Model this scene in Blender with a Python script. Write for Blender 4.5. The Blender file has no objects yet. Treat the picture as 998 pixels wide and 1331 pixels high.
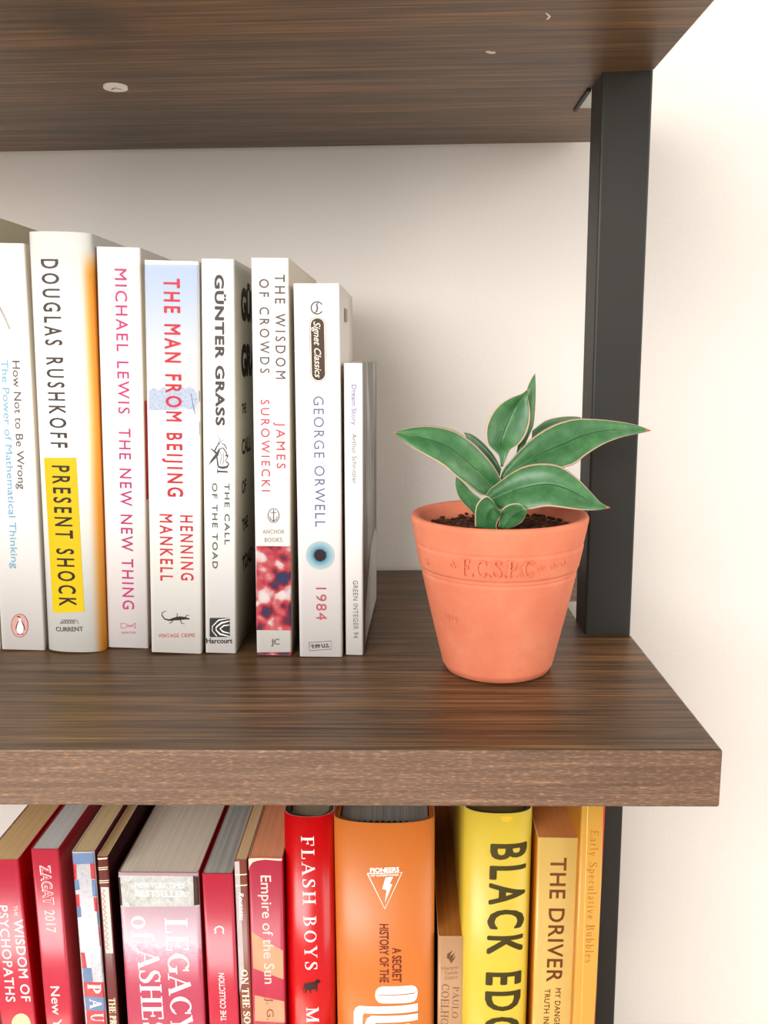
import bpy, bmesh, math, random
from mathutils import Vector, Matrix

random.seed(7)
SC = bpy.context.scene
COL = SC.collection

# ------------------------------------------------------------------ camera
FOC = 1143.29                                    # focal length in pixels of the 998-wide frame
PIT, YAW, ROLL = 0.177688, 0.025826, 0.010062
CAM = Vector((-0.12595, -0.33190, 0.15704))
_f = Vector((-math.sin(YAW) * math.cos(PIT), math.cos(YAW) * math.cos(PIT), -math.sin(PIT)))
_r0 = Vector((math.cos(YAW), math.sin(YAW), 0))
_u0 = _r0.cross(_f)
CR = math.cos(ROLL) * _r0 - math.sin(ROLL) * _u0
CU = math.sin(ROLL) * _r0 + math.cos(ROLL) * _u0
CF = _f
cam = bpy.data.cameras.new('camera')
cam.sensor_fit = 'HORIZONTAL'
cam.sensor_width = 36.0
cam.lens = FOC / 998.0 * 36.0
cam.clip_start = 0.01
cam_o = bpy.data.objects.new('camera', cam)
COL.objects.link(cam_o)
cam_o.matrix_world = Matrix(((CR.x, CU.x, -CF.x, CAM.x), (CR.y, CU.y, -CF.y, CAM.y), (CR.z, CU.z, -CF.z, CAM.z), (0, 0, 0, 1)))
SC.camera = cam_o

# ------------------------------------------------------------------ light
world = bpy.data.worlds.new('room_light')
SC.world = world
world.use_nodes = True
wb = world.node_tree.nodes['Background']
wb.inputs['Color'].default_value = (1.0, 0.97, 0.94, 1)
wb.inputs['Strength'].default_value = 0.54


def area(name, loc, target, sx, sy, power, col):
    l = bpy.data.lights.new(name, 'AREA')
    l.shape = 'RECTANGLE'
    l.size, l.size_y, l.energy, l.color = sx, sy, power, col
    o = bpy.data.objects.new(name, l)
    COL.objects.link(o)
    o.location = loc
    o.rotation_euler = (Vector(target) - Vector(loc)).to_track_quat('-Z', 'Y').to_euler()
    return o


area('window_light', (-1.1, -1.75, 0.72), (-0.15, 0.1, -0.05), 1.6, 0.9, 46, (1.0, 0.985, 0.97))
area('right_fill_light', (1.75, -1.0, 0.55), (0.0, 0.2, 0.1), 1.5, 1.5, 19, (1.0, 0.95, 0.89))  # added fill from the right, no known lamp; lifts wall and covers
floor_beam = area('added_floor_beam', (-1.05, -1.38, 1.3), (-1.05, -1.379, -1.35), 1.3, 1.0, 50, (1.0, 0.97, 0.93))   # added beam, no known skylight; brightens the floor for spine sheen and bounce
floor_beam.data.spread = math.radians(14)

SC.view_settings.view_transform = 'Standard'
SC.view_settings.look = 'None'
SC.view_settings.gamma = 1
SC.view_settings.use_curve_mapping = False
SC.view_settings.exposure = 0.25


# ------------------------------------------------------------------ helpers
def at(px, py, x=None, y=None, z=None):
    """world point seen at a pixel, on a plane x=, y= or z="""
    d = CF + CR * ((px - 499) / FOC) - CU * ((py - 665.5) / FOC)
    k, v = (0, x) if x is not None else (1, y) if y is not None else (2, z)
    return CAM + d * ((v - CAM[k]) / d[k])


def ray(px, py):
    return CF + CR * ((px - 499) / FOC) - CU * ((py - 665.5) / FOC)


def lin(c):
    return tuple(((v / 12.92) if v <= 0.04045 else ((v + 0.055) / 1.055) ** 2.4) for v in c)


TONE = 1.0                                       # albedo scale of the surface family being built


def rgb(r, g, b):
    return tuple(v * TONE for v in lin((r / 255, g / 255, b / 255))) + (1.0,)


def mat(name, col, rough=0.5, spec=0.5, metal=0.0):
    m = bpy.data.materials.new(name)
    m.use_nodes = True
    b = m.node_tree.nodes['Principled BSDF']
    b.inputs['Base Color'].default_value = col
    b.inputs['Roughness'].default_value = rough
    b.inputs['Specular IOR Level'].default_value = spec
    b.inputs['Metallic'].default_value = metal
    return m


class NT:
    def __init__(self, m):
        self.m, self.t = m, m.node_tree
        self.b = self.t.nodes['Principled BSDF']

    def n(self, typ, **kw):
        nd = self.t.nodes.new(typ)
        for k, v in kw.items():
            setattr(nd, k, v)
        return nd

    def l(self, a, b):
        self.t.links.new(a, b)

    def coord(self, scale=(1, 1, 1), loc=(0, 0, 0)):
        tc = self.n('ShaderNodeTexCoord')
        mp = self.n('ShaderNodeMapping')
        mp.inputs['Scale'].default_value = scale
        mp.inputs['Location'].default_value = loc
        self.l(tc.outputs['Object'], mp.inputs['Vector'])
        return mp.outputs['Vector']

    def noise(self, vec, scale=1, detail=4, rough=0.55, dist=0.0):
        nd = self.n('ShaderNodeTexNoise')
        nd.inputs['Scale'].default_value = scale
        nd.inputs['Detail'].default_value = detail
        nd.inputs['Roughness'].default_value = rough
        nd.inputs['Distortion'].default_value = dist
        self.l(vec, nd.inputs['Vector'])
        return nd.outputs['Fac']

    def ramp(self, fac, stops):
        nd = self.n('ShaderNodeValToRGB')
        e = nd.color_ramp.elements
        while len(e) < len(stops):
            e.new(0.5)
        for i, (p, c) in enumerate(stops):
            e[i].position, e[i].color = p, c
        self.l(fac, nd.inputs['Fac'])
        return nd.outputs['Color']

    def mix(self, fac, a, b, mode='MIX'):
        nd = self.n('ShaderNodeMixRGB', blend_type=mode)
        for k, v in (('Fac', fac), ('Color1', a), ('Color2', b)):
            if isinstance(v, (int, float, tuple)):
                nd.inputs[k].default_value = v
            else:
                self.l(v, nd.inputs[k])
        return nd.outputs['Color']

    def base(self, c):
        self.l(c, self.b.inputs['Base Color'])

    def bump(self, h, strength=0.2, dist=0.001):
        nd = self.n('ShaderNodeBump')
        nd.inputs['Strength'].default_value = strength
        nd.inputs['Distance'].default_value = dist
        self.l(h, nd.inputs['Height'])
        self.l(nd.outputs['Normal'], self.b.inputs['Normal'])


def link(name, bm, mats, parent=None, smooth=False):
    me = bpy.data.meshes.new(name)
    bm.normal_update()
    bm.to_mesh(me)
    bm.free()
    for m in (mats if isinstance(mats, (list, tuple)) else [mats]):
        me.materials.append(m)
    if smooth:
        for p in me.polygons:
            p.use_smooth = True
    o = bpy.data.objects.new(name, me)
    COL.objects.link(o)
    if parent is not None:
        o.parent = parent
    return o


def tag(o, label, cat, group=None):
    o['label'], o['category'] = label, cat
    if group:
        o['group'] = group
    return o


def empty(name, loc, rot=(0, 0, 0)):
    o = bpy.data.objects.new(name, None)
    o.empty_display_size = 0.02
    COL.objects.link(o)
    o.location = loc
    o.rotation_euler = rot
    return o


def add_box(bm, lo, hi, mi=0, bevel=0.0):
    vs = [bm.verts.new((x, y, z)) for x in (lo[0], hi[0]) for y in (lo[1], hi[1]) for z in (lo[2], hi[2])]
    fs = [bm.faces.new([vs[i] for i in q]) for q in
          ((0, 1, 3, 2), (4, 6, 7, 5), (0, 4, 5, 1), (2, 3, 7, 6), (0, 2, 6, 4), (1, 5, 7, 3))]
    for f in fs:
        f.material_index = mi
    if bevel:
        es = list({e for f in fs for e in f.edges})
        bmesh.ops.bevel(bm, geom=es, offset=bevel, segments=2, affect='EDGES', profile=0.5)
    return vs


def extrude_outline(bm, pts, z0, z1, mi=0, bevel=0.0):
    a = [bm.verts.new((x, y, z0)) for x, y in pts]
    b = [bm.verts.new((x, y, z1)) for x, y in pts]
    n = len(pts)
    fs = [bm.faces.new(a[::-1]), bm.faces.new(b)]
    for i in range(n):
        fs.append(bm.faces.new((a[i], a[(i + 1) % n], b[(i + 1) % n], b[i])))
    for f in fs:
        f.material_index = mi
    if bevel:
        es = list({e for f in fs for e in f.edges})
        bmesh.ops.bevel(bm, geom=es, offset=bevel, segments=2, affect='EDGES', profile=0.5)


# ------------------------------------------------------------------ materials of the place
def wall_mat():
    m = mat('painted_plaster', rgb(236, 229, 221), 0.9, 0.2)
    t = NT(m)
    v = t.coord((1, 1, 1))
    t.bump(t.noise(v, 420, 5, 0.6), 0.22, 0.0008)
    return m


def wood_mat():
    m = mat('dark_walnut_laminate', rgb(90, 65, 50), 0.42, 0.32)
    t = NT(m)
    wob = t.noise(t.coord((3.0, 18, 18)), 1, 3, 0.6, 0.6)
    broad = t.noise(t.coord((4.5, 120, 120)), 1.0, 6, 0.7, 0.9)
    fine = t.noise(t.coord((11, 620, 620)), 1, 3, 0.62)
    c = t.ramp(broad, [(0.3, rgb(62, 45, 29)), (0.45, rgb(98, 75, 51)), (0.58, rgb(116, 90, 61)), (0.74, rgb(150, 120, 84))])
    c = t.mix(0.85, c, t.ramp(fine, [(0.36, rgb(104, 102, 98)), (0.54, rgb(188, 184, 178)), (0.68, rgb(244, 236, 222))]), 'OVERLAY')
    c = t.mix(0.45, c, t.ramp(wob, [(0.34, rgb(92, 90, 88)), (0.62, rgb(166, 152, 132))]), 'OVERLAY')
    kd = t.n('ShaderNodeVectorMath', operation='DISTANCE')
    kv = t.coord()
    t.l(kv, kd.inputs[0])
    kd.inputs[1].default_value = (0.2406, -0.0817, 1.6463)
    ka = t.n('ShaderNodeMath', operation='MULTIPLY_ADD')
    t.l(t.noise(kv, 130, 3), ka.inputs[0])
    ka.inputs[1].default_value = 0.016
    t.l(kd.outputs['Value'], ka.inputs[2])
    c = t.mix(t.ramp(ka.outputs[0], [(0.018, (.75, .75, .75, 1)), (0.034, (0, 0, 0, 1))]), c, rgb(52, 40, 32))
    t.base(c)
    t.bump(fine, 0.18, 0.0003)
    return m


WALL = wall_mat()
WOOD = wood_mat()


def edge_mat():
    m = mat('walnut_edge_band', rgb(130, 100, 80), 0.5, 0.45)
    t = NT(m)
    streak = t.noise(t.coord((14, 420, 420)), 1, 5, 0.7, 0.4)
    pore = t.noise(t.coord((300, 1300, 1900)), 1, 2, 0.5)
    c = t.ramp(streak, [(0.3, rgb(98, 72, 55)), (0.48, rgb(118, 90, 70)), (0.62, rgb(138, 107, 84)), (0.74, rgb(172, 138, 108))])
    c = t.mix(0.6, c, t.ramp(pore, [(0.40, rgb(88, 84, 82)), (0.56, rgb(136, 130, 124)), (0.66, rgb(210, 200, 180))]), 'OVERLAY')
    t.base(c)
    return m


EDGE = edge_mat()
BLACK = mat('black_powder_coat', rgb(38, 36, 31), 0.5, 0.4)
_t = NT(BLACK)
_t.bump(_t.noise(_t.coord(), 2600, 2), 0.08, 0.0002)
RAW = mat('raw_cut_edge', rgb(206, 200, 190), 0.8)
BLACKTRIM = mat('black_trim', rgb(22, 20, 19), 0.6)

# ------------------------------------------------------------------ structure
def struct(name, bm, m):
    o = link(name, bm, m)
    o['kind'] = 'structure'
    return o


GAP, THK, DEP = 0.29626, 0.02478, 0.30
FLOOR = -1.35
bm = bmesh.new()
add_box(bm, (-2.6, 0.312, FLOOR), (2.4, 0.412, 1.7))
struct('wall_back', bm, WALL)
fm = mat('pale_oak_boards', rgb(226, 214, 198), 0.6)
_t = NT(fm)
_t.base(_t.ramp(_t.noise(_t.coord((2, 24, 1)), 1.5, 4), [(0.3, rgb(214, 200, 182)), (0.7, rgb(234, 224, 210))]))
bm = bmesh.new()
add_box(bm, (-2.6, -2.6, FLOOR - 0.05), (2.4, 0.412, FLOOR))
struct('floor', bm, fm)

# ------------------------------------------------------------------ bookshelf
shelf = empty('bookshelf', (-0.5, 0.15, FLOOR))
tag(shelf, 'dark walnut bookshelf with black metal posts standing against the pale wall', 'bookshelf')
INV = Matrix.Translation((0.5, -0.15, -FLOOR))


def part(name, bm, mats, smooth=False, parent=shelf):
    bmesh.ops.transform(bm, matrix=INV, verts=bm.verts)
    return link(name, bm, mats, parent, smooth)


PX0, PX1, PY0, PY1 = -0.0255, 0.0, 0.1475, 0.1755
for zt in (GAP + THK, 0.0, -(GAP + THK), -2 * (GAP + THK), -3 * (GAP + THK), -4 * (GAP + THK)):
    bm = bmesh.new()
    n0, n1, ny = -0.0262, -1.0 + 0.0262, 0.2155
    pts = [(-1.0, 0), (0, 0), (0, PY0 - .0006), (n0, PY0 - .0006), (n0, ny), (0, ny), (0, DEP), (-1.0, DEP),
           (-1.0, ny), (n1, ny), (n1, PY0 - .0006), (-1.0, PY0 - .0006)]
    extrude_outline(bm, pts, zt - THK, zt, 0, 0.0011)
    bm.normal_update()
    for f in bm.faces:
        if abs(f.normal.z) < 0.5:
            f.material_index = 2 if (abs(f.calc_center_median().y - ny) < .002 and f.calc_center_median().x > -.05) else 1
    part('shelf_board', bm, [WOOD, EDGE, RAW])
for xa, xb in ((PX0, PX1), (-1.0, -0.9745)):
    bm = bmesh.new()
    add_box(bm, (xa, PY0, FLOOR), (xb, PY1, GAP + 2 * THK + 0.03), 0, 0.0012)
    part('post', bm, BLACK, False)
bm = bmesh.new()
add_box(bm, (-0.0276, 0.1755, GAP - 0.0016), (-0.0254, 0.2160, GAP + 0.003), 0, 0.0004)
part('slot_trim', bm, BLACKTRIM)


def disc(bm, c, rx, ry, z0, z1, mi=0, seg=28):
    a = [(c[0] + rx * math.cos(2 * math.pi * i / seg), c[1] + ry * math.sin(2 * math.pi * i / seg)) for i in range(seg)]
    extrude_outline(bm, a, z0, z1, mi)


cp = at(150, 112, z=GAP)
bm = bmesh.new()
disc(bm, (cp.x, cp.y), 0.0062, 0.0062, GAP - 0.0012, GAP)
cap_o = part('screw_cap', bm, mat('white_plastic', rgb(236, 234, 230), 0.4))
cap_o['label'] = 'round white plastic screw cap'
bm = bmesh.new()
for a, b in (((-.0024, .0013), (0, -.0014)), ((0, -.0014), (.0024, .0013))):
    A, Bv = Vector((cp.x + a[0], cp.y + a[1], 0)), Vector((cp.x + b[0], cp.y + b[1], 0))
    d = (Bv - A).normalized() * 0.0004
    nrm = Vector((-d.y, d.x, 0))
    vs = [bm.verts.new((p.x, p.y, GAP - 0.00128)) for p in (A - d + nrm, Bv + d + nrm, Bv + d - nrm, A - d - nrm)]
    bm.faces.new(vs)
    vs = [bm.verts.new((p.x, p.y, GAP - 0.00125)) for p in (A - d + nrm, A - d - nrm, Bv + d - nrm, Bv + d + nrm)]
    bm.faces.new(vs)
part('cap_mark', bm, mat('dark_print', rgb(60, 56, 52), 0.6))

for name, pts in (('paint_chip', [(631, 66), (635, 65.4), (639, 66.4), (644, 66.6), (643, 69), (637, 69), (632, 67.6)]), ('paint_chip', [(708.5, 16), (711, 16.5), (716, 20.4), (713, 24), (709.6, 25), (713, 20.6)])):
    bm = bmesh.new()
    top = [at(x, y, z=GAP + 0.0002) for x, y in pts]
    a_ = [bm.verts.new((p.x, p.y, GAP + 0.0002)) for p in top]
    b_ = [bm.verts.new((p.x, p.y, GAP - 0.00012)) for p in top]
    bm.faces.new(b_)
    for i in range(len(a_)):
        bm.faces.new((a_[i], a_[(i + 1) % len(a_)], b_[(i + 1) % len(a_)], b_[i]))
    bmesh.ops.recalc_face_normals(bm, faces=bm.faces)
    part(name, bm, bpy.data.materials.get('pale_chip') or mat('pale_chip', rgb(220, 206, 186), 0.8))

# ------------------------------------------------------------------ lettering
_fonts = {}


def sans(body, bold=0.0, spacing=1.0, shear=0.0):
    c = bpy.data.curves.new('t', 'FONT')
    c.body, c.space_character, c.shear = body, spacing, shear
    c.resolution_u = 3
    o = bpy.data.objects.new('t', c)
    me = bpy.data.meshes.new_from_object(o)
    k = 1 / 0.682
    vs = [(v.co.x * k, v.co.y * k) for v in me.vertices]
    fs = [tuple(p.vertices) for p in me.polygons]
    bpy.data.objects.remove(o)
    bpy.data.curves.remove(c)
    bpy.data.meshes.remove(me)
    x0 = min(v[0] for v in vs)
    base = [(x - x0, y) for x, y in vs]
    bold += 0.010
    if abs(bold) < 1e-6:
        return [(x, y, 0) for x, y in base], fs
    out, of = [], []
    for i, (dx, dy) in enumerate(((0, 0), (-.8, .7), (.8, .7), (-.8, -.7), (.8, -.7), (1, 0), (-1, 0), (0, 1), (0, -1))):   # heavier letters
        o = len(out)
        out += [(x + dx * bold * 1.5, y + dy * bold * 1.5, i) for x, y in base]
        of += [tuple(j + o for j in f) for f in fs]
    return out, of


K, k_ = 0.155, 0.055
# every stroke: ('p', [(x, y, width), ...]) or ('a', cx, cy, rx, ry, a0, a1, side width, top width) or ('s', x, y, half width)
def _P(*p): return ('p', p)
def _L(x0, y0, x1, y1, w): return ('p', ((x0, y0, w), (x1, y1, w)))
def _S(x, y, h): return ('s', x, y, h)
def _A(*a): return ('a',) + a
_stem = lambda x, h=1.0: [_L(x, 0, x, h, K), _S(x, 0, .17), _S(x, h, .17)]
GLY = {
    'A': (.80, [_L(.08, 0, .40, 1, k_), _L(.36, 1, .70, 0, K), _L(.2, .34, .56, .34, k_), _S(.08, 0, .13), _S(.70, 0, .15)]),
    'B': (.68, _stem(.17) + [_L(.17, .975, .36, .975, k_), _L(.17, .53, .36, .53, k_), _L(.17, .025, .38, .025, k_), _A(.34, .755, .2, .22, -90, 90, K, k_), _A(.36, .275, .25, .25, -90, 90, K, k_)]),
    'C': (.78, [_A(.44, .5, .37, .49, 48, 312, K, k_), _L(.70, .68, .70, .96, k_), _P((.66, .13, k_), (.74, .28, k_))]),
    'D': (.82, _stem(.17) + [_L(.17, .975, .36, .975, k_), _L(.17, .025, .36, .025, k_), _A(.34, .5, .39, .475, -90, 90, K, k_)]),
    'E': (.66, _stem(.17) + [_L(.17, .975, .57, .975, k_), _L(.17, .51, .46, .51, k_), _L(.17, .025, .6, .025, k_), _L(.56, .76, .56, 1, k_), _L(.59, 0, .59, .26, k_), _L(.46, .40, .46, .62, k_)]),
    'F': (.62, _stem(.17) + [_L(.17, .975, .56, .975, k_), _L(.17, .51, .46, .51, k_), _L(.55, .74, .55, 1, k_), _L(.46, .40, .46, .62, k_)]),
    'G': (.84, [_A(.44, .5, .37, .49, 48, 318, K, k_), _L(.70, .68, .70, .96, k_), _L(.70, .05, .70, .42, K), _S(.70, .42, .16)]),
    'H': (.86, _stem(.18) + _stem(.68) + [_L(.18, .51, .68, .51, k_)]),
    'I': (.38, _stem(.19)),
    'L': (.62, _stem(.17) + [_L(.17, .025, .57, .025, k_), _L(.56, 0, .56, .28, k_)]),
    'M': (1.02, [_L(.14, 0, .14, 1, k_), _L(.14, 1, .50, 0, K), _L(.50, 0, .84, 1, k_), _L(.84, 0, .84, 1, K), _S(.14, 0, .13), _S(.84, 0, .16), _S(.10, 1, .1), _S(.88, 1, .11)]),
    'N': (.86, [_L(.16, 0, .16, 1, k_), _L(.14, 1, .70, 0, K), _L(.70, 0, .70, 1, k_), _S(.16, 0, .13), _S(.10, 1, .1), _S(.70, 1, .13)]),
    'O': (.86, [_A(.43, .5, .36, .49, 0, 360, K, k_)]),
    'P': (.64, _stem(.17) + [_L(.17, .975, .36, .975, k_), _L(.17, .46, .36, .46, k_), _A(.34, .72, .22, .26, -90, 90, K, k_)]),
    'R': (.74, _stem(.17) + [_L(.17, .975, .36, .975, k_), _L(.17, .50, .36, .50, k_), _A(.34, .74, .21, .24, -90, 90, K, k_), _L(.36, .5, .64, 0, K), _S(.66, 0, .10)]),
    'S': (.60, [_P((.50, .80, .05), (.44, .93, .06), (.30, .975, .06), (.15, .91, .10), (.12, .76, .14), (.20, .62, .17), (.36, .50, .17), (.48, .37, .17), (.51, .22, .14), (.44, .08, .10), (.29, .02, .06), (.14, .06, .06), (.09, .22, .05)), _L(.50, .72, .50, .98, k_), _L(.09, .02, .09, .30, k_)]),
    'T': (.74, _stem(.37)[:2] + [_L(.05, .975, .69, .975, k_), _L(.06, .75, .06, 1, k_), _L(.68, .75, .68, 1, k_)]),
    'U': (.84, [_L(.19, .32, .19, 1, K), _L(.67, .32, .67, 1, k_), _A(.43, .33, .24, .31, 180, 360, K * .8, k_), _S(.19, 1, .17), _S(.67, 1, .13)]),
    'Y': (.78, [_L(.39, 0, .39, .45, K), _L(.10, 1, .39, .44, K), _L(.68, 1, .39, .44, k_), _S(.39, 0, .17), _S(.11, 1, .14), _S(.67, 1, .11)]),
    'W': (1.0, []), ' ': (.34, []), '.': (.26, [_A(.13, .06, .035, .035, 0, 360, .08, .08)]),
    'a': (.48, [_P((.08, .52, .05), (.14, .62, .06), (.24, .65, .06), (.33, .6, .1), (.34, .5, K * .8), (.34, .1, K * .8), (.44, .02, .06)), _A(.21, .19, .15, .18, 60, 330, .11, k_), _L(.2, .37, .34, .40, k_)]),
    'r': (.38, [_L(.14, 0, .14, .65, K * .8), _S(.14, 0, .12), _P((.14, .5, .05), (.22, .62, .07), (.32, .63, .1))]),
    'l': (.28, [_L(.14, 0, .14, 1.04, K * .8), _S(.14, 0, .12), _S(.10, 1.03, .07)]),
    'y': (.52, [_L(.10, .65, .28, .03, K * .75), _P((.44, .65, .05), (.25, -.05, .05), (.16, -.26, .05), (.08, -.27, .08)), _S(.10, .65, .11), _S(.44, .65, .09)]),
    'p': (.56, [_L(.15, -.3, .15, .65, K * .8), _S(.15, -.3, .12), _A(.29, .33, .19, .32, -150, 150, .12, k_), _S(.10, .64, .07)]),
    'e': (.48, [_A(.25, .33, .18, .32, 10, 315, .12, k_), _L(.08, .37, .42, .37, k_)]),
    'c': (.46, [_A(.26, .33, .18, .32, 45, 315, .12, k_), _L(.38, .48, .38, .58, .07)]),
    'u': (.56, [_P((.14, .65, K * .8), (.14, .18, K * .8), (.22, .03, .07), (.34, .06, .05), (.42, .16, .05)), _L(.42, 0, .42, .65, K * .8), _S(.10, .65, .07), _S(.38, .65, .07), _S(.46, .02, .07)]),
    't': (.36, [_P((.15, .9, .05), (.15, .16, K * .8), (.22, .03, .06), (.33, .08, .05)), _L(.03, .63, .32, .63, k_)]),
    'i': (.28, [_L(.14, 0, .14, .65, K * .8), _S(.14, 0, .12), _S(.10, .64, .07), _A(.14, .88, .03, .03, 0, 360, .07, .07)]),
    'v': (.52, [_L(.10, .65, .27, 0, K * .75), _L(.43, .65, .27, 0, k_), _S(.10, .65, .11), _S(.43, .65, .09)]),
    'b': (.56, [_L(.14, 0, .14, 1.04, K * .8), _S(.10, 1.03, .07), _A(.29, .33, .19, .32, -150, 150, .12, k_)]),
    's': (.42, [_P((.33, .52, .04), (.28, .62, .05), (.19, .64, .05), (.10, .58, .08), (.10, .47, .1), (.2, .36, .12), (.32, .25, .12), (.34, .13, .09), (.27, .03, .05), (.17, .01, .05), (.08, .07, .05), (.07, .16, .04))]),
    'f': (.34, [_P((.36, .95, .08), (.28, 1.02, .06), (.18, .95, .08), (.15, .8, K * .8), (.15, 0, K * .8)), _S(.15, 0, .12), _L(.03, .63, .30, .63, k_)]),
    'o': (.54, [_A(.27, .33, .2, .32, 0, 360, .12, k_)]),
    'h': (.58, [_L(.14, 0, .14, 1.04, K * .8), _S(.14, 0, .12), _P((.14, .5, .05), (.24, .63, .06), (.36, .62, .07), (.42, .5, K * .8), (.42, 0, K * .8)), _S(.42, 0, .12)]),
}


def ribbon(pts, vs, fs):
    n = len(pts)
    L, Rr = [], []
    for i, (x, y, w) in enumerate(pts):
        a, b = pts[max(0, i - 1)], pts[min(n - 1, i + 1)]
        dx, dy = b[0] - a[0], b[1] - a[1]
        d = math.hypot(dx, dy) or 1
        nx, ny = -dy / d * w / 2, dx / d * w / 2
        L.append((x + nx, y + ny))
        Rr.append((x - nx, y - ny))
    o = len(vs)
    for p, q in zip(L, Rr):
        vs += [p, q]
    for i in range(n - 1):
        fs.append((o + 2 * i, o + 2 * i + 1, o + 2 * i + 3, o + 2 * i + 2))


def serif(body, weight=1.0, spacing=0.0):
    vs, fs, x = [], [], 0.0
    for ch in body:
        adv, st = GLY[ch]
        for si, s in enumerate(st):
            n0 = len(vs)
            if s[0] == 'p':
                ribbon([(x + a, b, c * weight) for a, b, c in s[1]], vs, fs)
            elif s[0] == 's':
                ribbon([(x + s[1] - s[3], s[2] + (.02 if s[2] < .1 else -.02), .045 * weight), (x + s[1] + s[3], s[2] + (.02 if s[2] < .1 else -.02), .045 * weight)], vs, fs)
            else:
                _, cx, cy, rx, ry, a0, a1, ws, wt = s
                m = max(6, int(abs(a1 - a0) / 14))
                pts = []
                for i in range(m + 1):
                    t = math.radians(a0 + (a1 - a0) * i / m)
                    c = abs(math.cos(t)) ** 1.3
                    w = (wt + (ws - wt) * c) * weight
                    pts.append((x + cx + (rx - w / 2 * 0.7 * (rx > .05)) * math.cos(t), cy + (ry - w / 2 * (ry > .05)) * math.sin(t), w))
                ribbon(pts, vs, fs)
            vs[n0:] = [(p[0], p[1], si) for p in vs[n0:]]
        x += adv + spacing
    x0 = min(v[0] for v in vs)
    return [(a - x0, b, c) for a, b, c in vs], fs


INK = {}


def ink(r, g, b, rough=0.5):
    key = (r, g, b, rough)
    if key not in INK:
        k = 1.4 if r > 225 and g > 200 and b > 140 else 1.0                 # pale inks
        INK[key] = mat('ink_%d_%d_%d' % (r, g, b), tuple(v * k for v in rgb(r, g, b)[:3]) + (1.0,), rough, 0.25)
    return INK[key]


# ------------------------------------------------------------------ books
TONE = 0.66
PAGE = {}


def page_mat(r, g, b, contrast=0.25):
    key = (r, g, b, contrast)
    if key in PAGE:
        return PAGE[key]
    global TONE
    old, TONE = TONE, 1.0
    m = mat('page_edges', rgb(r, g, b), 0.85, 0.2)
    t = NT(m)
    v = t.coord((1500, 4, 4))
    f = t.noise(v, 1, 3, 0.7)
    f2 = t.noise(t.coord((330, 6, 6)), 1, 2, 0.6)
    d = tuple(x * (1 - contrast) for x in rgb(r, g, b)[:3]) + (1,)
    c = t.ramp(f, [(0.3, d), (0.62, rgb(r, g, b))])
    c = t.mix(0.5, c, t.ramp(f2, [(0.34, d), (0.55, rgb(r, g, b))]), 'MULTIPLY') if contrast > .3 else c
    t.base(c)
    TONE = old
    PAGE[key] = m
    return m


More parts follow.
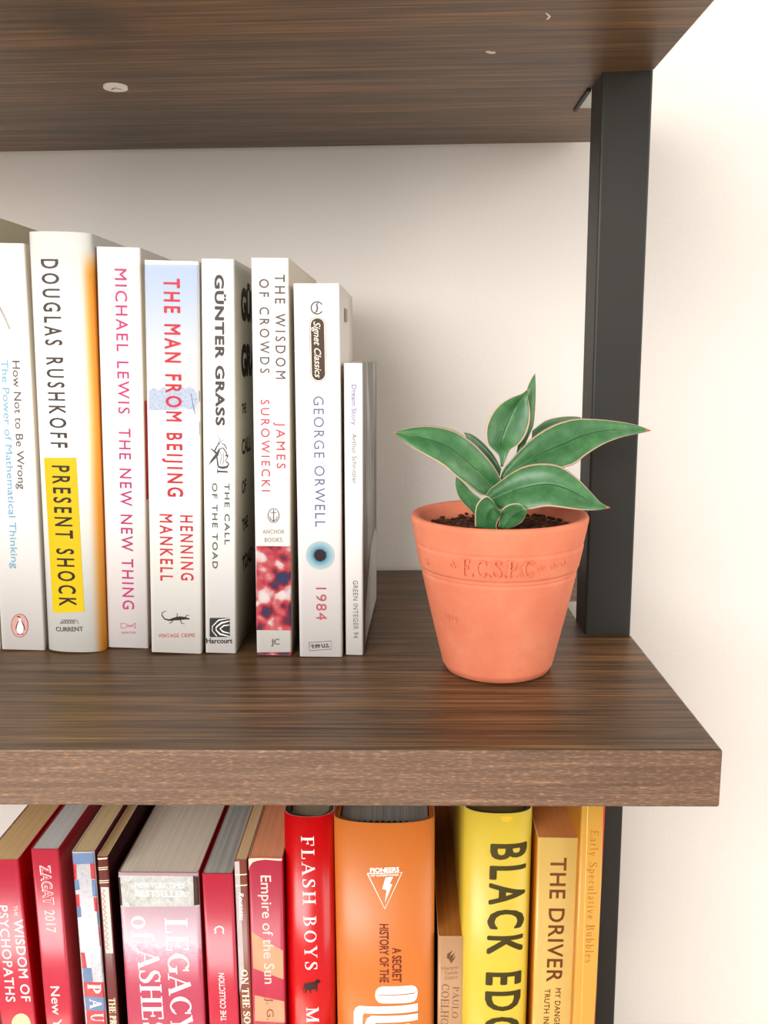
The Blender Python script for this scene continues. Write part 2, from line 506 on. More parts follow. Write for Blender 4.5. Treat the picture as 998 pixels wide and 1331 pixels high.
class Book:
    """A book standing upright, its spine towards the room.  w, h, d are its width, height and depth;
    bulge is how far a rounded spine swells."""

    def __init__(self, tl, tr, bot, Y, floor, depth, label, group, spine, right=None, left=None, edge=None, pages=(225, 214, 196),
                 kind='paperback', bulge=0.0, lean=None, recess=None, yaw=0.0, rough=0.33, width=None, pcon=0.25, headband=None, boards=None, dx=0.0):
        a, b = at(*tl, y=Y), at(*tr, y=Y)
        c = at(*bot, y=Y)                       # a lower point on the right-hand edge of the spine
        if lean is None:
            lean = math.atan((b.x - c.x) / (b.z - c.z))
        w = width or (b.x - a.x) * math.cos(lean)
        h = ((a.z + b.z) / 2 - floor) / math.cos(lean)
        xr = b.x - (b.z - floor) * math.tan(lean)       # right-hand edge at the board
        ox = xr - w / 2 * math.cos(lean)
        oz = floor + w / 2 * abs(math.sin(lean)) + 0.0003
        self.w, self.h, self.d, self.bulge, self.kind = w, h, depth, bulge, kind
        self.root = empty('hardcover_book' if kind == 'hard' else 'paperback_book', (ox + dx, Y, oz), (0, lean, yaw))
        tag(self.root, label, 'book', group)
        self.M = Matrix.Translation((ox + dx, Y, oz)) @ Matrix.Rotation(yaw, 4, 'Z') @ Matrix.Rotation(lean, 4, 'Y')
        self.Mi = self.M.inverted()
        self.layer = 0
        edge = edge or ink(244, 240, 232)
        right = right or spine
        left = left or right
        th = 0.0004
        self.cr = 0.0011 if bulge == 0 else 0.0
        outer = self.profile(0)
        inner = self.profile(th)
        bm = bmesh.new()
        n = len(outer)
        V = [[bm.verts.new((x, y, z)) for x, y in ln] for ln in (outer, inner) for z in (0.0, h)]
        o0, o1, i0, i1 = V
        half = n // 2
        cut = 0.0016 if bulge == 0 else bulge * 1.0 + 0.0006
        for i in range(n - 1):
            ym = (outer[i][1] + outer[i + 1][1]) / 2
            mi = 0 if ym < cut else (2 if i < half else 1)
            f = bm.faces.new((o0[i], o0[i + 1], o1[i + 1], o1[i]))
            f.material_index = mi
            f.smooth = True
            for q in ((i0[i + 1], i0[i], i1[i], i1[i + 1]), (o1[i], o1[i + 1], i1[i + 1], i1[i]), (o0[i + 1], o0[i], i0[i], i0[i + 1])):
                bm.faces.new(q).material_index = 3
        for j in (0, n - 1):
            q = (o0[j], o1[j], i1[j], i0[j])
            bm.faces.new(q if j == 0 else q[::-1]).material_index = 3
        self.cover = link('dust_jacket' if kind == 'hard' else 'cover', bm, [spine, right, left, edge], self.root)
        # pages
        rc = recess if recess is not None else (0.004 if kind == 'hard' else 0.0004)
        pg = bmesh.new()
        side = 0.0034 if kind == 'hard' else th + 0.0001
        yf = bulge + 0.0022 if kind == 'hard' else th + 0.0003
        add_box(pg, (-w / 2 + side, yf, rc if kind == 'hard' else 0.0003), (w / 2 - side, depth - (0.004 if kind == 'hard' else 0.0006), h - rc))
        link('page_block', pg, page_mat(*pages, pcon), self.root)
        if kind == 'hard':
            bd = bmesh.new()
            out, inn = self.profile(0.0006), self.profile(0.0027)
            m = len(out)
            W = [[bd.verts.new((x, y, z)) for x, y in ln] for ln in (out, inn) for z in (0.0004, h - 0.0012)]
            for i in range(m - 1):
                for q in ((W[0][i], W[0][i + 1], W[1][i + 1], W[1][i]), (W[2][i + 1], W[2][i], W[3][i], W[3][i + 1]),
                          (W[1][i], W[1][i + 1], W[3][i + 1], W[3][i]), (W[0][i + 1], W[0][i], W[2][i], W[2][i + 1])):
                    bd.faces.new(q)
            for j in (0, m - 1):
                q = (W[0][j], W[1][j], W[3][j], W[2][j])
                bd.faces.new(q if j == 0 else q[::-1])
            link('case_boards', bd, boards or ink(58, 50, 42), self.root)
            if headband:
                hb = bmesh.new()
                cnt = 26
                for i in range(cnt):
                    x0 = -w / 2 + 0.006 + (w - 0.012) * i / cnt
                    x1 = -w / 2 + 0.006 + (w - 0.012) * (i + 1) / cnt
                    add_box(hb, (x0, yf - 0.0021, h - rc - 0.002), (x1 - 0.0001, yf - 0.0001, h - rc + 0.0006), i % 2, 0.0004)
                link('headband', hb, headband, self.root)

    def yf(self, x):
        """front of the spine at local x"""
        w = self.w
        t = min(1.0, abs(2 * x / w))
        if self.bulge > 0:
            return self.bulge * (1 - math.sqrt(max(0.0, 1 - t ** 2.4 * 0.98)))
        e = abs(x) - (w / 2 - self.cr)
        return 0.0 if e <= 0 else self.cr - math.sqrt(max(0.0, self.cr ** 2 - e * e))

    def profile(self, off):
        w, d = self.w, self.d
        n = 26 if self.bulge > 0 else 18
        half = w / 2 - off
        pts = [(-half, d), (-half, d * .5), (-half, d * .2), (-half, self.bulge + 0.005)]
        for i in range(n + 1):
            t = math.cos(math.pi * (1 - i / n))
            x = w / 2 * t
            pts.append((half * t, self.yf(x) + off))
        pts += [(half, self.bulge + 0.005), (half, d * .2), (half, d * .5), (half, d)]
        return pts

    def loc(self, px, py, side=False):
        """point of the spine (x, z) or of the right-hand cover (y, z) seen at a pixel"""
        o = self.Mi @ CAM
        d = self.Mi.to_3x3() @ ray(px, py)
        if side:
            p = o + d * ((self.w / 2 - o.x) / d.x)
            return (p.y, p.z)
        y = 0.0
        for _ in range(6):
            p = o + d * ((y - o.y) / d.y)
            y = self.yf(max(-self.w / 2, min(self.w / 2, p.x)))
        return (p.x, p.z)

    def put(self, name, vs, fs, m, side=False, layer=None, label=None, clip=True):
        """printed marks lying on the spine (or the right-hand cover)"""
        if layer is None:
            self.layer += 1
            layer = self.layer
        off = 0.00005 + 0.00003 * layer
        bm = bmesh.new()
        V = [bm.verts.new((v[0], (v[2] if len(v) > 2 else 0) * -2e-6, v[1])) for v in vs]
        bm.verts.ensure_lookup_table()
        for f in fs:
            try:
                bm.faces.new([V[i] for i in f])
            except ValueError:
                pass

        def cutp(co, no, clear=False):
            bmesh.ops.bisect_plane(bm, geom=bm.verts[:] + bm.edges[:] + bm.faces[:], plane_co=co, plane_no=no, clear_outer=clear)
        if clip and not side:
            lim = self.w / 2 - 0.00015
            cutp((lim, 0, 0), (1, 0, 0), True)
            cutp((-lim, 0, 0), (-1, 0, 0), True)
            cutp((0, 0, self.h - 0.0002), (0, 0, 1), True)
            cutp((0, 0, 0.0002), (0, 0, -1), True)
        if not side:
            step = 0.0011 if self.bulge > 0 else None
            if step:
                x = -self.w / 2 + step
                xs = [v.co.x for v in bm.verts] or [0]
                while x < self.w / 2:
                    if min(xs) < x < max(xs):
                        cutp((x, 0, 0), (1, 0, 0))
                    x += step
            else:
                for q in (.15, .45, .8):
                    for s in (-1, 1):
                        cutp((s * (self.w / 2 - self.cr * q), 0, 0), (1, 0, 0))
            for v in bm.verts:
                x = v.co.x
                v.co.y += self.yf(x) - off
                e = 0.0005
                sl = (self.yf(min(self.w / 2, x + e)) - self.yf(max(-self.w / 2, x - e))) / (2 * e)
                v.co.x += off * max(-1, min(1, sl)) * 0.9
        else:
            for v in bm.verts:
                v.co = (self.w / 2 + off - v.co.y, v.co.x, v.co.z)
        bm.normal_update()
        want = Vector((1, 0, 0)) if side else Vector((0, -1, 0))
        bad = [f for f in bm.faces if f.normal.dot(want) < 0]
        if bad:
            bmesh.ops.reverse_faces(bm, faces=bad)
        o = link(name, bm, m, self.cover)
        if label:
            o['label'] = label
        return o

    def text(self, name, body, p0, p1, cap, m, face='sans', bold=0.0, spacing=1.0, shear=0.0, weight=1.0, side=False, name_label=None, layer=None):
        g = serif(body, weight, spacing if spacing != 1.0 else 0.0) if face == 'serif' else sans(body, bold, spacing, shear)
        return self.glyphs(name, g, p0, p1, cap, m, side, layer)

    def glyphs(self, name, g, p0, p1, cap, m, side=False, layer=None):
        a, b = Vector(self.loc(*p0, side)), Vector(self.loc(*p1, side))
        if side:
            cm = cap
        else:
            q0, q1 = Vector(self.loc(p0[0], p0[1])), Vector(self.loc(p0[0] + 1, p0[1]))
            cm = cap * (q1 - q0).length
        vs, fs = g
        W = max(v[0] for v in vs)
        u = (b - a)
        ln = u.length
        u = u / ln
        v_ = Vector((-u.y, u.x))
        out = []
        for x, y, dp in vs:
            p = a + u * (x / W * ln) + v_ * ((y - 0.5) * cm)
            out.append((p.x, p.y, dp))
        return self.put(name, out, fs, m, side, layer)

    def poly(self, name, polys, m, side=False, layer=None, label=None, clip=True):
        vs, fs = [], []
        for pl in polys:
            o = len(vs)
            vs += [self.loc(*p, side) for p in pl]
            fs.append(tuple(range(o, o + len(pl))))
        return self.put(name, vs, fs, m, side, layer, label, clip)

    def strokes(self, name, lines, m, width=1.0, layer=None):
        vs, fs = [], []
        for i, ln in enumerate(lines):
            n0 = len(vs)
            ribbon([(p[0], -p[1], p[2] if len(p) > 2 else width) for p in ln], vs, fs)
            vs[n0:] = [(p[0], p[1], i) for p in vs[n0:]]
        return self.put(name, [self.loc(x, -y) + (c,) for x, y, c in vs], fs, m, False, layer)


def ell(cx, cy, rx, ry, n=30, a0=0, a1=360):
    return [(cx + rx * math.cos(math.radians(a0 + (a1 - a0) * i / n)), cy + ry * math.sin(math.radians(a0 + (a1 - a0) * i / n))) for i in range(n if a1 - a0 >= 360 else n + 1)]


UP = 'white spined books on the middle shelf'
LOW = 'red to yellow books on the lower shelf'


def white(r=243, g=240, b=234):
    return mat('coated_white_cover', tuple(v * 1.5 for v in rgb(r, g, b)[:3]) + (1.0,), 0.4, 0.3)


# ---------- the white row
wt = white()
b = Book((-80, 274), (-33, 273), (-2, 840), 0.123, 0, 0.150, 'tall white book with a beige cover at the left end of the white row', UP, wt, ink(228, 218, 186), lean=math.radians(1.7))

b = Book((-30, 317), (31, 318), (59, 846), 0.121, 0, 0.135, 'white paperback with light blue and brown lettering and a pink oval bird emblem', UP, white(246, 240, 234), ink(240, 226, 205), lean=math.radians(1.65))
b.text('title', 'How Not to Be Wrong', (20.8, 469), (28.4, 636), 9.5, ink(110, 98, 92))
b.text('subtitle', 'The Power of Mathematical Thinking', (5.8, 468), (19.3, 739), 8.8, ink(138, 196, 226))
b.poly('emblem', [ell(25.7, 813, 10.8, 15)], ink(240, 178, 168))
b.strokes('emblem_outline', [[p for p in ell(25.7, 813, 10.8, 15, 40)] + [(36.5, 813)]], ink(150, 96, 88), 0.7)
b.poly('emblem_bird', [[(24.2, 801), (26.5, 802.5), (28.8, 808), (30.8, 814), (29.6, 821), (28, 824), (23.6, 824), (22, 818), (23, 810), (24.6, 806)]], ink(250, 244, 238))
b.strokes('emblem_outline', [[(21.8, 801.6, .5), (24.6, 801.2, 2.2), (26.6, 803.4, 1.2)], [(24.4, 807, 1), (21.8, 813, 1.4), (20.6, 818, .6)], [(27.6, 806, .8), (31, 813, 1.6), (33, 819.5, .6)], [(22.6, 823.6, 1.2), (26, 824.2, 1.2)], [(27, 824.2, 1.2), (30.4, 823.8, 1.2)]], ink(96, 60, 54))
b.strokes('sketch_mark', [[(-2, 396, 2), (5, 410, 2.4), (13, 428, 1.6)]], ink(196, 186, 174))

# rounded white hardcover with orange running round the edge of its jacket
TONE = 0.92
m = mat('white_to_orange_jacket', rgb(243, 241, 234), 0.4, 0.4)
t = NT(m)
sep = t.n('ShaderNodeSeparateXYZ')
tc = t.n('ShaderNodeTexCoord')
t.l(tc.outputs['Object'], sep.inputs[0])


def mrange(t, src, a, b_):
    nd = t.n('ShaderNodeMapRange', interpolation_type='SMOOTHSTEP')
    nd.inputs['From Min'].default_value, nd.inputs['From Max'].default_value = a, b_
    t.l(src, nd.inputs['Value'])
    return nd.outputs['Result']


ab = t.n('ShaderNodeMath', operation='ABSOLUTE')
t.l(sep.outputs['X'], ab.inputs[0])
fy = mrange(t, sep.outputs['X'], 0.0098, 0.0172)
fz = mrange(t, sep.outputs['Z'], 0.2125, 0.196)
mm = t.n('ShaderNodeMath', operation='MULTIPLY')
t.l(fy, mm.inputs[0]); t.l(fz, mm.inputs[1])
t.base(t.ramp(mm.outputs[0], [(0.0, rgb(244, 242, 234)), (0.35, rgb(248, 206, 150)), (0.7, rgb(250, 172, 62)), (1.0, rgb(244, 146, 22))]))
TONE = 0.66
b = Book((32, 302), (114, 304), (131.5, 846), 0.1165, 0, 0.140, 'thick rounded white hardcover with a yellow title block and an orange edged jacket', UP, m, m, m, kind='hard', bulge=0.0065, lean=math.radians(1.85), boards=ink(60, 50, 46))
b.text('title', 'DOUGLAS RUSHKOFF', (64, 337), (76.8, 582), 21.5, ink(74, 62, 56), bold=0.008, spacing=1.5)
b.poly('title_block', [[(57.3, 594.6), (99.3, 594.6), (109.6, 795), (69, 796)]], ink(250, 214, 10))
b.text('subtitle', 'PRESENT SHOCK', (78.6, 605.5), (88.2, 787.7), 22, ink(60, 42, 20), bold=0.008, spacing=1.45)
b.text('publisher_name', 'CURRENT', (73, 817.5), (108, 817.2), 5, ink(92, 86, 80), bold=0.006)
b.strokes('publisher_mark', [[(78, 811, .6)] + [(80 + 19 * i / 40 + 2.2 * math.cos(i * .95), 808 + 2.6 * math.sin(i * .95), .6) for i in range(41)] + [(102, 811, .6)]], ink(110, 102, 96))

b = Book((124.6, 322), (182, 324), (194, 842), 0.1239, 0, 0.140, 'white paperback with bright pink title letters, next right of the yellow block hardcover', UP, white(246, 240, 237), ink(236, 230, 220), lean=math.radians(2.1))
b.text('author_name', 'MICHAEL LEWIS', (156.6, 349.5), (161.3, 538), 15, ink(214, 66, 126), bold=0.0, spacing=1.25)
b.text('title', 'THE NEW NEW THING', (161.8, 557), (167, 792), 15, ink(214, 66, 126), bold=0.0, spacing=1.25)
b.strokes('publisher_mark', [[(157, 810), (157.5, 816)], [(176, 810), (176, 816)], [(157, 810), (163, 810.5), (167, 814, 1.6), (170, 814, 1.6), (176, 809.5)], [(157.5, 816.5), (163, 816), (167, 812.5), (171, 813), (176, 816.5)]], ink(224, 120, 152), 0.8)
b.text('publisher_name', 'NORTON', (158, 822.4), (176, 822.2), 3, ink(228, 140, 160))
za, zb = b.loc(190, 521)[1], b.loc(192, 650)[1]
b.put('cover_art', [(0.0014, za), (0.06, za), (0.06, zb), (0.0014, zb)], [(0, 1, 2, 3)], ink(238, 84, 98), True)

# snow scene paperback
b = Book((187, 340), (258, 342), (262, 850), 0.115, 0, 0.135, 'white paperback with red lettering over a pale blue winter sky and a small lizard', UP, white(246, 242, 234), ink(234, 220, 196), lean=math.radians(2.25))
m = mat('winter_sky_print', rgb(200, 214, 236), 0.4, 0.4)
t = NT(m)
tc = t.n('ShaderNodeTexCoord'); sep = t.n('ShaderNodeSeparateXYZ'); t.l(tc.outputs['Object'], sep.inputs[0])
z0, z1 = b.loc(222, 536)[1], b.loc(222, 343)[1]
f = mrange(t, sep.outputs['Z'], z0, z1)
t.base(t.ramp(f, [(0.0, rgb(232, 234, 236)), (0.4, rgb(228, 232, 236)), (0.75, rgb(206, 218, 238)), (1.0, rgb(184, 202, 236))]))
b.poly('sky_print', [[(188.5, 344), (257.8, 344.5), (258.5, 534), (192, 534)]], m, layer=1)
m = mat('frosted_trees_print', rgb(160, 178, 214), 0.4, 0.4)
t = NT(m)
t.base(t.ramp(t.noise(t.coord((1, 1, 1)), 900, 5, 0.7), [(0.35, rgb(160, 182, 222)), (0.55, rgb(206, 216, 234)), (0.75, rgb(226, 232, 240))]))
tree = [(194, 533), (194, 508), (200, 504), (206, 508), (213, 503), (220, 508), (228, 507), (234, 502), (240, 505), (246, 503), (252, 506), (256, 512), (257, 522), (253, 531), (246, 532), (238, 529), (228, 533), (212, 533)]
b.poly('tree_print', [tree], m, layer=2)
b.strokes('tree_print', [[(248, 512, .9), (250.5, 524, .9), (253.5, 538, 1.2)]], ink(112, 116, 140), layer=3)
b.text('title', 'THE MAN FROM BEIJING', (223, 362.5), (228, 645.7), 20, ink(218, 54, 68), bold=0.012, spacing=1.38, layer=5)
b.text('author_name', 'HENNING', (242.2, 670), (243.4, 754.5), 16, ink(222, 62, 76), bold=0.006, spacing=1.35)
b.text('author_name', 'MANKELL', (215.7, 668.5), (216.7, 755), 16, ink(222, 62, 76), bold=0.006, spacing=1.35)
b.strokes('emblem', [[(216, 794, .6), (211, 796, 1), (210.5, 800, 1.2), (214, 804.5, 1.6), (220, 806, 2.2), (226, 804.5, 3.8), (234, 803.5, 5), (240, 803.5, 3.4), (246.5, 804.5, 1.4)],
                    [(226, 804, 1), (223, 809, .9), (220, 810, .8)], [(234, 804, 1), (236, 810, .9), (240, 811, .7)], [(229, 803, 1), (231, 799, .8), (229, 797, .7)], [(240, 803, 1), (243, 799.5, .8), (246, 800, .7)]], ink(54, 48, 46))
b.text('publisher_name', 'VINTAGE CRIME', (206, 826.3), (253.4, 825.6), 5, ink(224, 106, 110), spacing=1.15)
b.poly('cover_art', [[(258.6, 508), (263, 508), (263, 522), (258.8, 522)], [(259, 548), (263, 548), (263, 566), (259.2, 566)]], ink(88, 52, 46))

# black lettered paperback with big cover letters
b = Book((261, 338), (304, 338), (306.5, 850), 0.1155, 0, 0.135, 'white paperback with bold black spine letters above a small ink drawing', UP, white(245, 241, 236), ink(226, 228, 216), lean=math.radians(2.0))
b.text('author_name', 'GÜNTER GRASS', (284.8, 358), (286.2, 553.4), 11, ink(84, 76, 74), bold=0.03, spacing=1.1)
b.strokes('ink_drawing', [[(283, 566, .6), (286, 571, .8), (283, 577, 1)], [(292, 571, .6), (287, 574, .9), (282, 580, 1.6), (279, 586, 2)], [(274, 583, 1.2), (280, 588, 2.5), (283, 591, 3)],
                         [(271.5, 604, .6), (276, 598, 3.2), (282, 591, 4.2), (285, 584, 2), (290, 582, 1.6), (294, 588, 1.6), (296, 595, 1.2)], [(282, 594, 1.8), (282.6, 600, 1.8), (283.5, 606, 2)],
                         [(283, 606.5, 2), (289, 608, 3.4), (295, 607, 3), (297.5, 603, 1.6), (294, 600, 2)], [(293, 592, 2.6), (296, 592.5, 2)], [(286, 586, .7), (288, 593, .7), (286.5, 602, .8)], [(290, 587, .6), (291, 597, .7), (289.5, 604, .8)],
                         [(282.5, 612.6, 2.6), (296, 613.4, 2.2)], [(282.5, 609, .8), (282.5, 616, .8)], [(288, 576, 1), (292, 578, 1.6), (295, 584, 1)], [(292, 600, .7), (294, 597, 1), (298, 590, .6)]], ink(92, 86, 86))
b.text('title', 'OF THE TOAD', (279, 628), (279.6, 739), 6.6, ink(96, 108, 96), bold=0.006, spacing=1.25)
b.text('title', 'THE CALL', (295, 628.4), (295.3, 708), 6.4, ink(96, 108, 96), bold=0.006, spacing=1.25)
b.poly('emblem', [[(273.5, 803), (297.7, 803), (298.7, 804), (298.7, 827), (297.7, 828), (273.5, 828), (272.5, 827), (272.5, 804)]], ink(62, 58, 58))
b.strokes('emblem_lines', [[(298.5, 807, 1), (288, 809.5, 2.2), (281, 815, 1.6), (281, 819, 1.2), (286, 824, 2.2), (298, 827, 1)], [(298.5, 812, .8), (291, 813, 1.8), (286, 817, 1.4), (290, 821, 1.8), (298.5, 823, .8)], [(298.5, 803.6, .6), (284, 806, 1.6), (276, 814, 1), (276, 820, .8), (282, 827, 1)]], ink(240, 238, 234))
b.text('publisher_name', 'Harcourt', (268.4, 832.8), (302, 832.6), 6.3, ink(60, 56, 56), bold=0.006)
for s, y0, y1 in (('GÜNTER', 377, 414), ('GRASS', 450, 487), ('THE', 525, 537), ('CALL', 571, 590), ('OF', 625, 641), ('THE', 675, 690), ('TOAD', 724, 742)):
    za, zb = b.loc(316, y0, True)[1], b.loc(316, y1, True)[1]
    cap = abs(za - zb)
    big = y1 - y0 > 25
    g = sans(s, 0.05 if big else 0.02)
    k = cap * (0.95 if big else 1.0)
    vs = [(0.0195 + x * k, (za + zb) / 2 + (y - .5) * cap, dp) for x, y, dp in g[0]]
    b.put('cover_lettering', vs, g[1], ink(24, 22, 20), True, layer=1)

# paperback with crowd photograph
b = Book((326, 336), (375, 337), (380.6, 852), 0.1124, 0, 0.135, 'white paperback with brown and red letters above a blurred red crowd picture', UP, white(246, 241, 234), ink(240, 228, 208), lean=math.radians(1.25))
b.text('title', 'THE WISDOM', (363.6, 357), (364.9, 492.6), 12.8, ink(112, 96, 90), spacing=1.5)
b.text('title', 'OF CROWDS', (343, 362.7), (344.2, 485), 12.2, ink(112, 96, 90), spacing=1.5)
b.text('author_name', 'JAMES', (364.6, 549), (365.3, 609), 11.3, ink(226, 92, 104), spacing=1.4)
b.text('author_name', 'SUROWIECKI', (344.3, 519.6), (345.7, 638.7), 11, ink(226, 92, 104), spacing=1.4)
b.strokes('publisher_mark', [[p for p in ell(355.5, 670, 7.2, 9, 36)] + [(362.7, 670)], [(355.5, 662, 1), (355.5, 677, 1.2)], [(351.5, 666, .9), (359.5, 666, .9)], [(350.5, 671, .8), (352, 675, 1), (355.5, 677.5, 1.2), (359, 675, 1), (360.5, 671, .8)]], ink(104, 94, 88), 0.9)
b.text('publisher_name', 'ANCHOR', (341.5, 691), (369.3, 690.8), 5.4, ink(196, 186, 180), spacing=1.15)
b.text('publisher_name', 'BOOKS', (344, 701.5), (366.5, 701.3), 5.4, ink(196, 186, 180), spacing=1.15)
m = mat('blurred_crowd_print', rgb(220, 120, 120), 0.35, 0.4)
t = NT(m)
v = t.coord((1, 1, 1))
vo = t.n('ShaderNodeTexVoronoi', feature='SMOOTH_F1')
vo.inputs['Scale'].default_value = 210
vo.inputs['Smoothness'].default_value = 1.0
t.l(v, vo.inputs['Vector'])
sepc = t.n('ShaderNodeSeparateColor')
t.l(vo.outputs['Color'], sepc.inputs[0])
t.base(t.ramp(t.mix(0.45, sepc.outputs[0], t.noise(v, 170, 3)), [(0.22, rgb(52, 52, 98)), (0.33, rgb(110, 40, 60)), (0.43, rgb(206, 58, 74)), (0.55, rgb(222, 110, 112)), (0.66, rgb(246, 218, 214)), (0.8, rgb(252, 244, 238))]))
b.poly('crowd_picture', [[(333.5, 709.5), (379.5, 709.5), (380.5, 818.5), (333.8, 818.5)]], m)
b.text('initials', 'JC', (352.3, 834), (363.2, 834), 7.6, ink(120, 112, 108))
b.poly('crowd_picture', [[(330, 847), (381, 846.5), (381, 856), (330, 856)]], m)
b.poly('cover_art', [[(378.3, 372), (381, 372), (381.5, 840), (380.0, 840)]], ink(120, 60, 56))

# classic paperback with blue eye
b = Book((381, 369), (441, 370), (446, 853), 0.1099, 0, 0.105, 'white paperback with thin blue letters, a brown pill badge and a blue eye', UP, white(246, 240, 236), ink(236, 230, 220), lean=math.radians(0.6))
b.strokes('publisher_mark', [[(418.8, 405.2, 1.5)] + ell(412, 400.2, 7.6, 7.9, 26, 40, 325) + [(418.4, 395.5, 1.5)], [(414, 392.5, .8), (411.4, 396, 1.8), (412.6, 400, 2), (411.6, 404.5, 1.8), (408.2, 407.6, .8)]], ink(92, 82, 78), 1.5)


def pill(cx, y0, y1, r, tilt=0.0):
    return [(cx + r * math.cos(math.radians(a)) - tilt / 2, y0 + r + r * math.sin(math.radians(a))) for a in range(180, 361, 15)] + \
           [(cx + r * math.cos(math.radians(a)) + tilt / 2, y1 - r + r * math.sin(math.radians(a))) for a in range(0, 181, 15)]


b.poly('badge_border', [pill(413.2, 411.5, 496.5, 10.7, 1.4)], ink(236, 178, 142))
b.poly('badge_border', [pill(413.2, 412.4, 495.6, 9.8, 1.4)], ink(246, 236, 226))
b.poly('badge', [pill(413.2, 413.6, 494.4, 8.6, 1.4)], ink(84, 66, 54))
b.text('badge_name', 'Signet Classics', (411.8, 418), (413.6, 491), 8.6, ink(240, 226, 208), shear=0.35)
b.text('author_name', 'GEORGE ORWELL', (413.8, 515), (416.2, 684.7), 13.3, ink(126, 128, 172), spacing=1.2, bold=-0.010)
m = mat('iris_print', rgb(150, 200, 216), 0.35, 0.4)
t = NT(m)
ex, ez = b.loc(416, 721.7)
v = t.coord((1, 1, 1))
sub = t.n('ShaderNodeVectorMath', operation='SUBTRACT')
sub.inputs[1].default_value = (ex, 0, ez)
t.l(v, sub.inputs[0])
mul = t.n('ShaderNodeVectorMath', operation='MULTIPLY')
mul.inputs[1].default_value = (1, 0, 1)
t.l(sub.outputs[0], mul.inputs[0])
len_ = t.n('ShaderNodeVectorMath', operation='LENGTH')
t.l(mul.outputs[0], len_.inputs[0])
dd = t.n('ShaderNodeMath', operation='MULTIPLY_ADD')
dd.inputs[1].default_value = 1 / 0.0082
t.l(len_.outputs['Value'], dd.inputs[0])
nz = t.noise(v, 1500, 3, 0.7)
ns = t.n('ShaderNodeMath', operation='MULTIPLY_ADD')
ns.inputs[1].default_value, ns.inputs[2].default_value = 0.3, -0.15
t.l(nz, ns.inputs[0])
t.l(ns.outputs[0], dd.inputs[2])
t.base(t.ramp(dd.outputs[0], [(0.36, rgb(70, 66, 72)), (0.44, rgb(112, 172, 196)), (0.66, rgb(168, 212, 224)), (0.86, rgb(206, 228, 232)), (0.98, rgb(244, 238, 234))]))
b.poly('eye_print', [ell(416, 721.7, 18.4, 18.4, 40)], m)
b.poly('eye_pupil', [ell(416, 721.7, 7.6, 7.6, 26)], ink(52, 44, 46))
b.text('title', '1984', (417.2, 763.7), (417.8, 805.6), 13, ink(214, 100, 108), bold=-0.010, spacing=1.15)
b.strokes('price_box', [[(401.8, 835), (430.4, 833), (430.7, 843.5), (402.1, 845.6), (401.8, 835)]], ink(120, 112, 108), 0.7)
b.text('price', '9.99 U.S.', (404.8, 840.1), (428, 838.6), 5, ink(96, 88, 86), bold=0.02)
b.poly('cover_mark', [[(447.2, 400), (450.5, 402), (450.8, 418), (447.6, 419)]], ink(186, 164, 138), side=True)

# slim paperback with grey photograph on its cover
m = mat('grey_photograph_print', rgb(150, 146, 140), 0.4, 0.4)
t = NT(m)
v = t.coord((1, 34, 9))
t.base(t.ramp(t.noise(v, 1, 3, 0.55, 1.2), [(0.36, rgb(70, 67, 62)), (0.5, rgb(120, 116, 110)), (0.6, rgb(166, 162, 154)), (0.7, rgb(206, 202, 194))]))
b = Book((446.5, 473), (471, 473), (472, 852), 0.1128, 0, 0.104, 'slim short white paperback with a grey cover photograph, nearest to the plant', UP, white(246, 242, 236), m, ink(214, 190, 168), lean=math.radians(0.65), yaw=-0.035)
b.text('title', 'Dream Story', (460.2, 500), (460.4, 552.6), 6.0, ink(158, 146, 196), bold=0.004)
b.text('author_name', 'Arthur Schnitzler', (460.4, 563.7), (460.8, 629), 6.0, ink(160, 156, 154))
b.text('series_name', 'GREEN INTEGER 94', (461.8, 754.5), (462.4, 829.4), 6.2, ink(150, 146, 144), spacing=1.1)
b.put('cover_lettering', [(0.012, 0.003), (0.101, 0.003), (0.101, 0.045), (0.085, 0.052), (0.05, 0.046), (0.012, 0.020)], [(0, 1, 2, 3, 4, 5)], ink(206, 202, 194), True)

# ---------- the red to yellow row
FL = -(GAP + THK)
YL = 0.086
CRIMSON = mat('crimson_cover', rgb(206, 24, 46), 0.30, 0.5)
PINKRED = mat('red_cover', rgb(222, 54, 76), 0.24, 0.55)
HOTRED = mat('bright_red_cover', rgb(228, 8, 14), 0.24, 0.5)

b = Book((-24, 1119), (23, 1118), (46.3, 1331), YL + .002, FL, 0.15, 'pink red paperback with tan pages and two lines of pale letters, first on the left', LOW, PINKRED, HOTRED, pages=(236, 196, 142), edge=ink(238, 190, 170))
b.text('title', 'THE', (19.8, 1177), (21.4, 1191), 5, ink(248, 214, 212))
b.text('title', 'WISDOM OF', (23.4, 1195), (34, 1301.6), 11.8, ink(250, 222, 218), bold=0.004, spacing=1.1)
b.text('title', 'PSYCHOPATHS', (3.6, 1177), (14.2, 1302), 12, ink(250, 222, 218), bold=0.004, spacing=1.1)
b.poly('emblem', [ell(27.5, 1331, 12.4, 14)], ink(246, 214, 170))

b = Book((39.5, 1105), (75.5, 1104), (94.3, 1331), YL, FL, 0.150, 'red paperback with grey page edges and white outlined letters, second from the left', LOW, PINKRED, mat('deep_red_cover', rgb(186, 14, 38), .3), pages=(218, 216, 212), edge=ink(200, 60, 76))
g = sans('ZAGAT', 0.045, 1.08)
b.glyphs('title', g, (58.4, 1125.4), (63.6, 1176), 12.4, ink(246, 208, 206))
b.glyphs('title_inline', sans('ZAGAT', -0.004, 1.08), (58.5, 1126.2), (63.5, 1175.2), 11.2, ink(214, 62, 84))
b.text('title', '2017', (64.4, 1183), (67, 1212), 12.6, ink(246, 208, 206))
b.text('title', 'New York City', (71.3, 1282), (80.6, 1400), 11.3, ink(246, 214, 210))

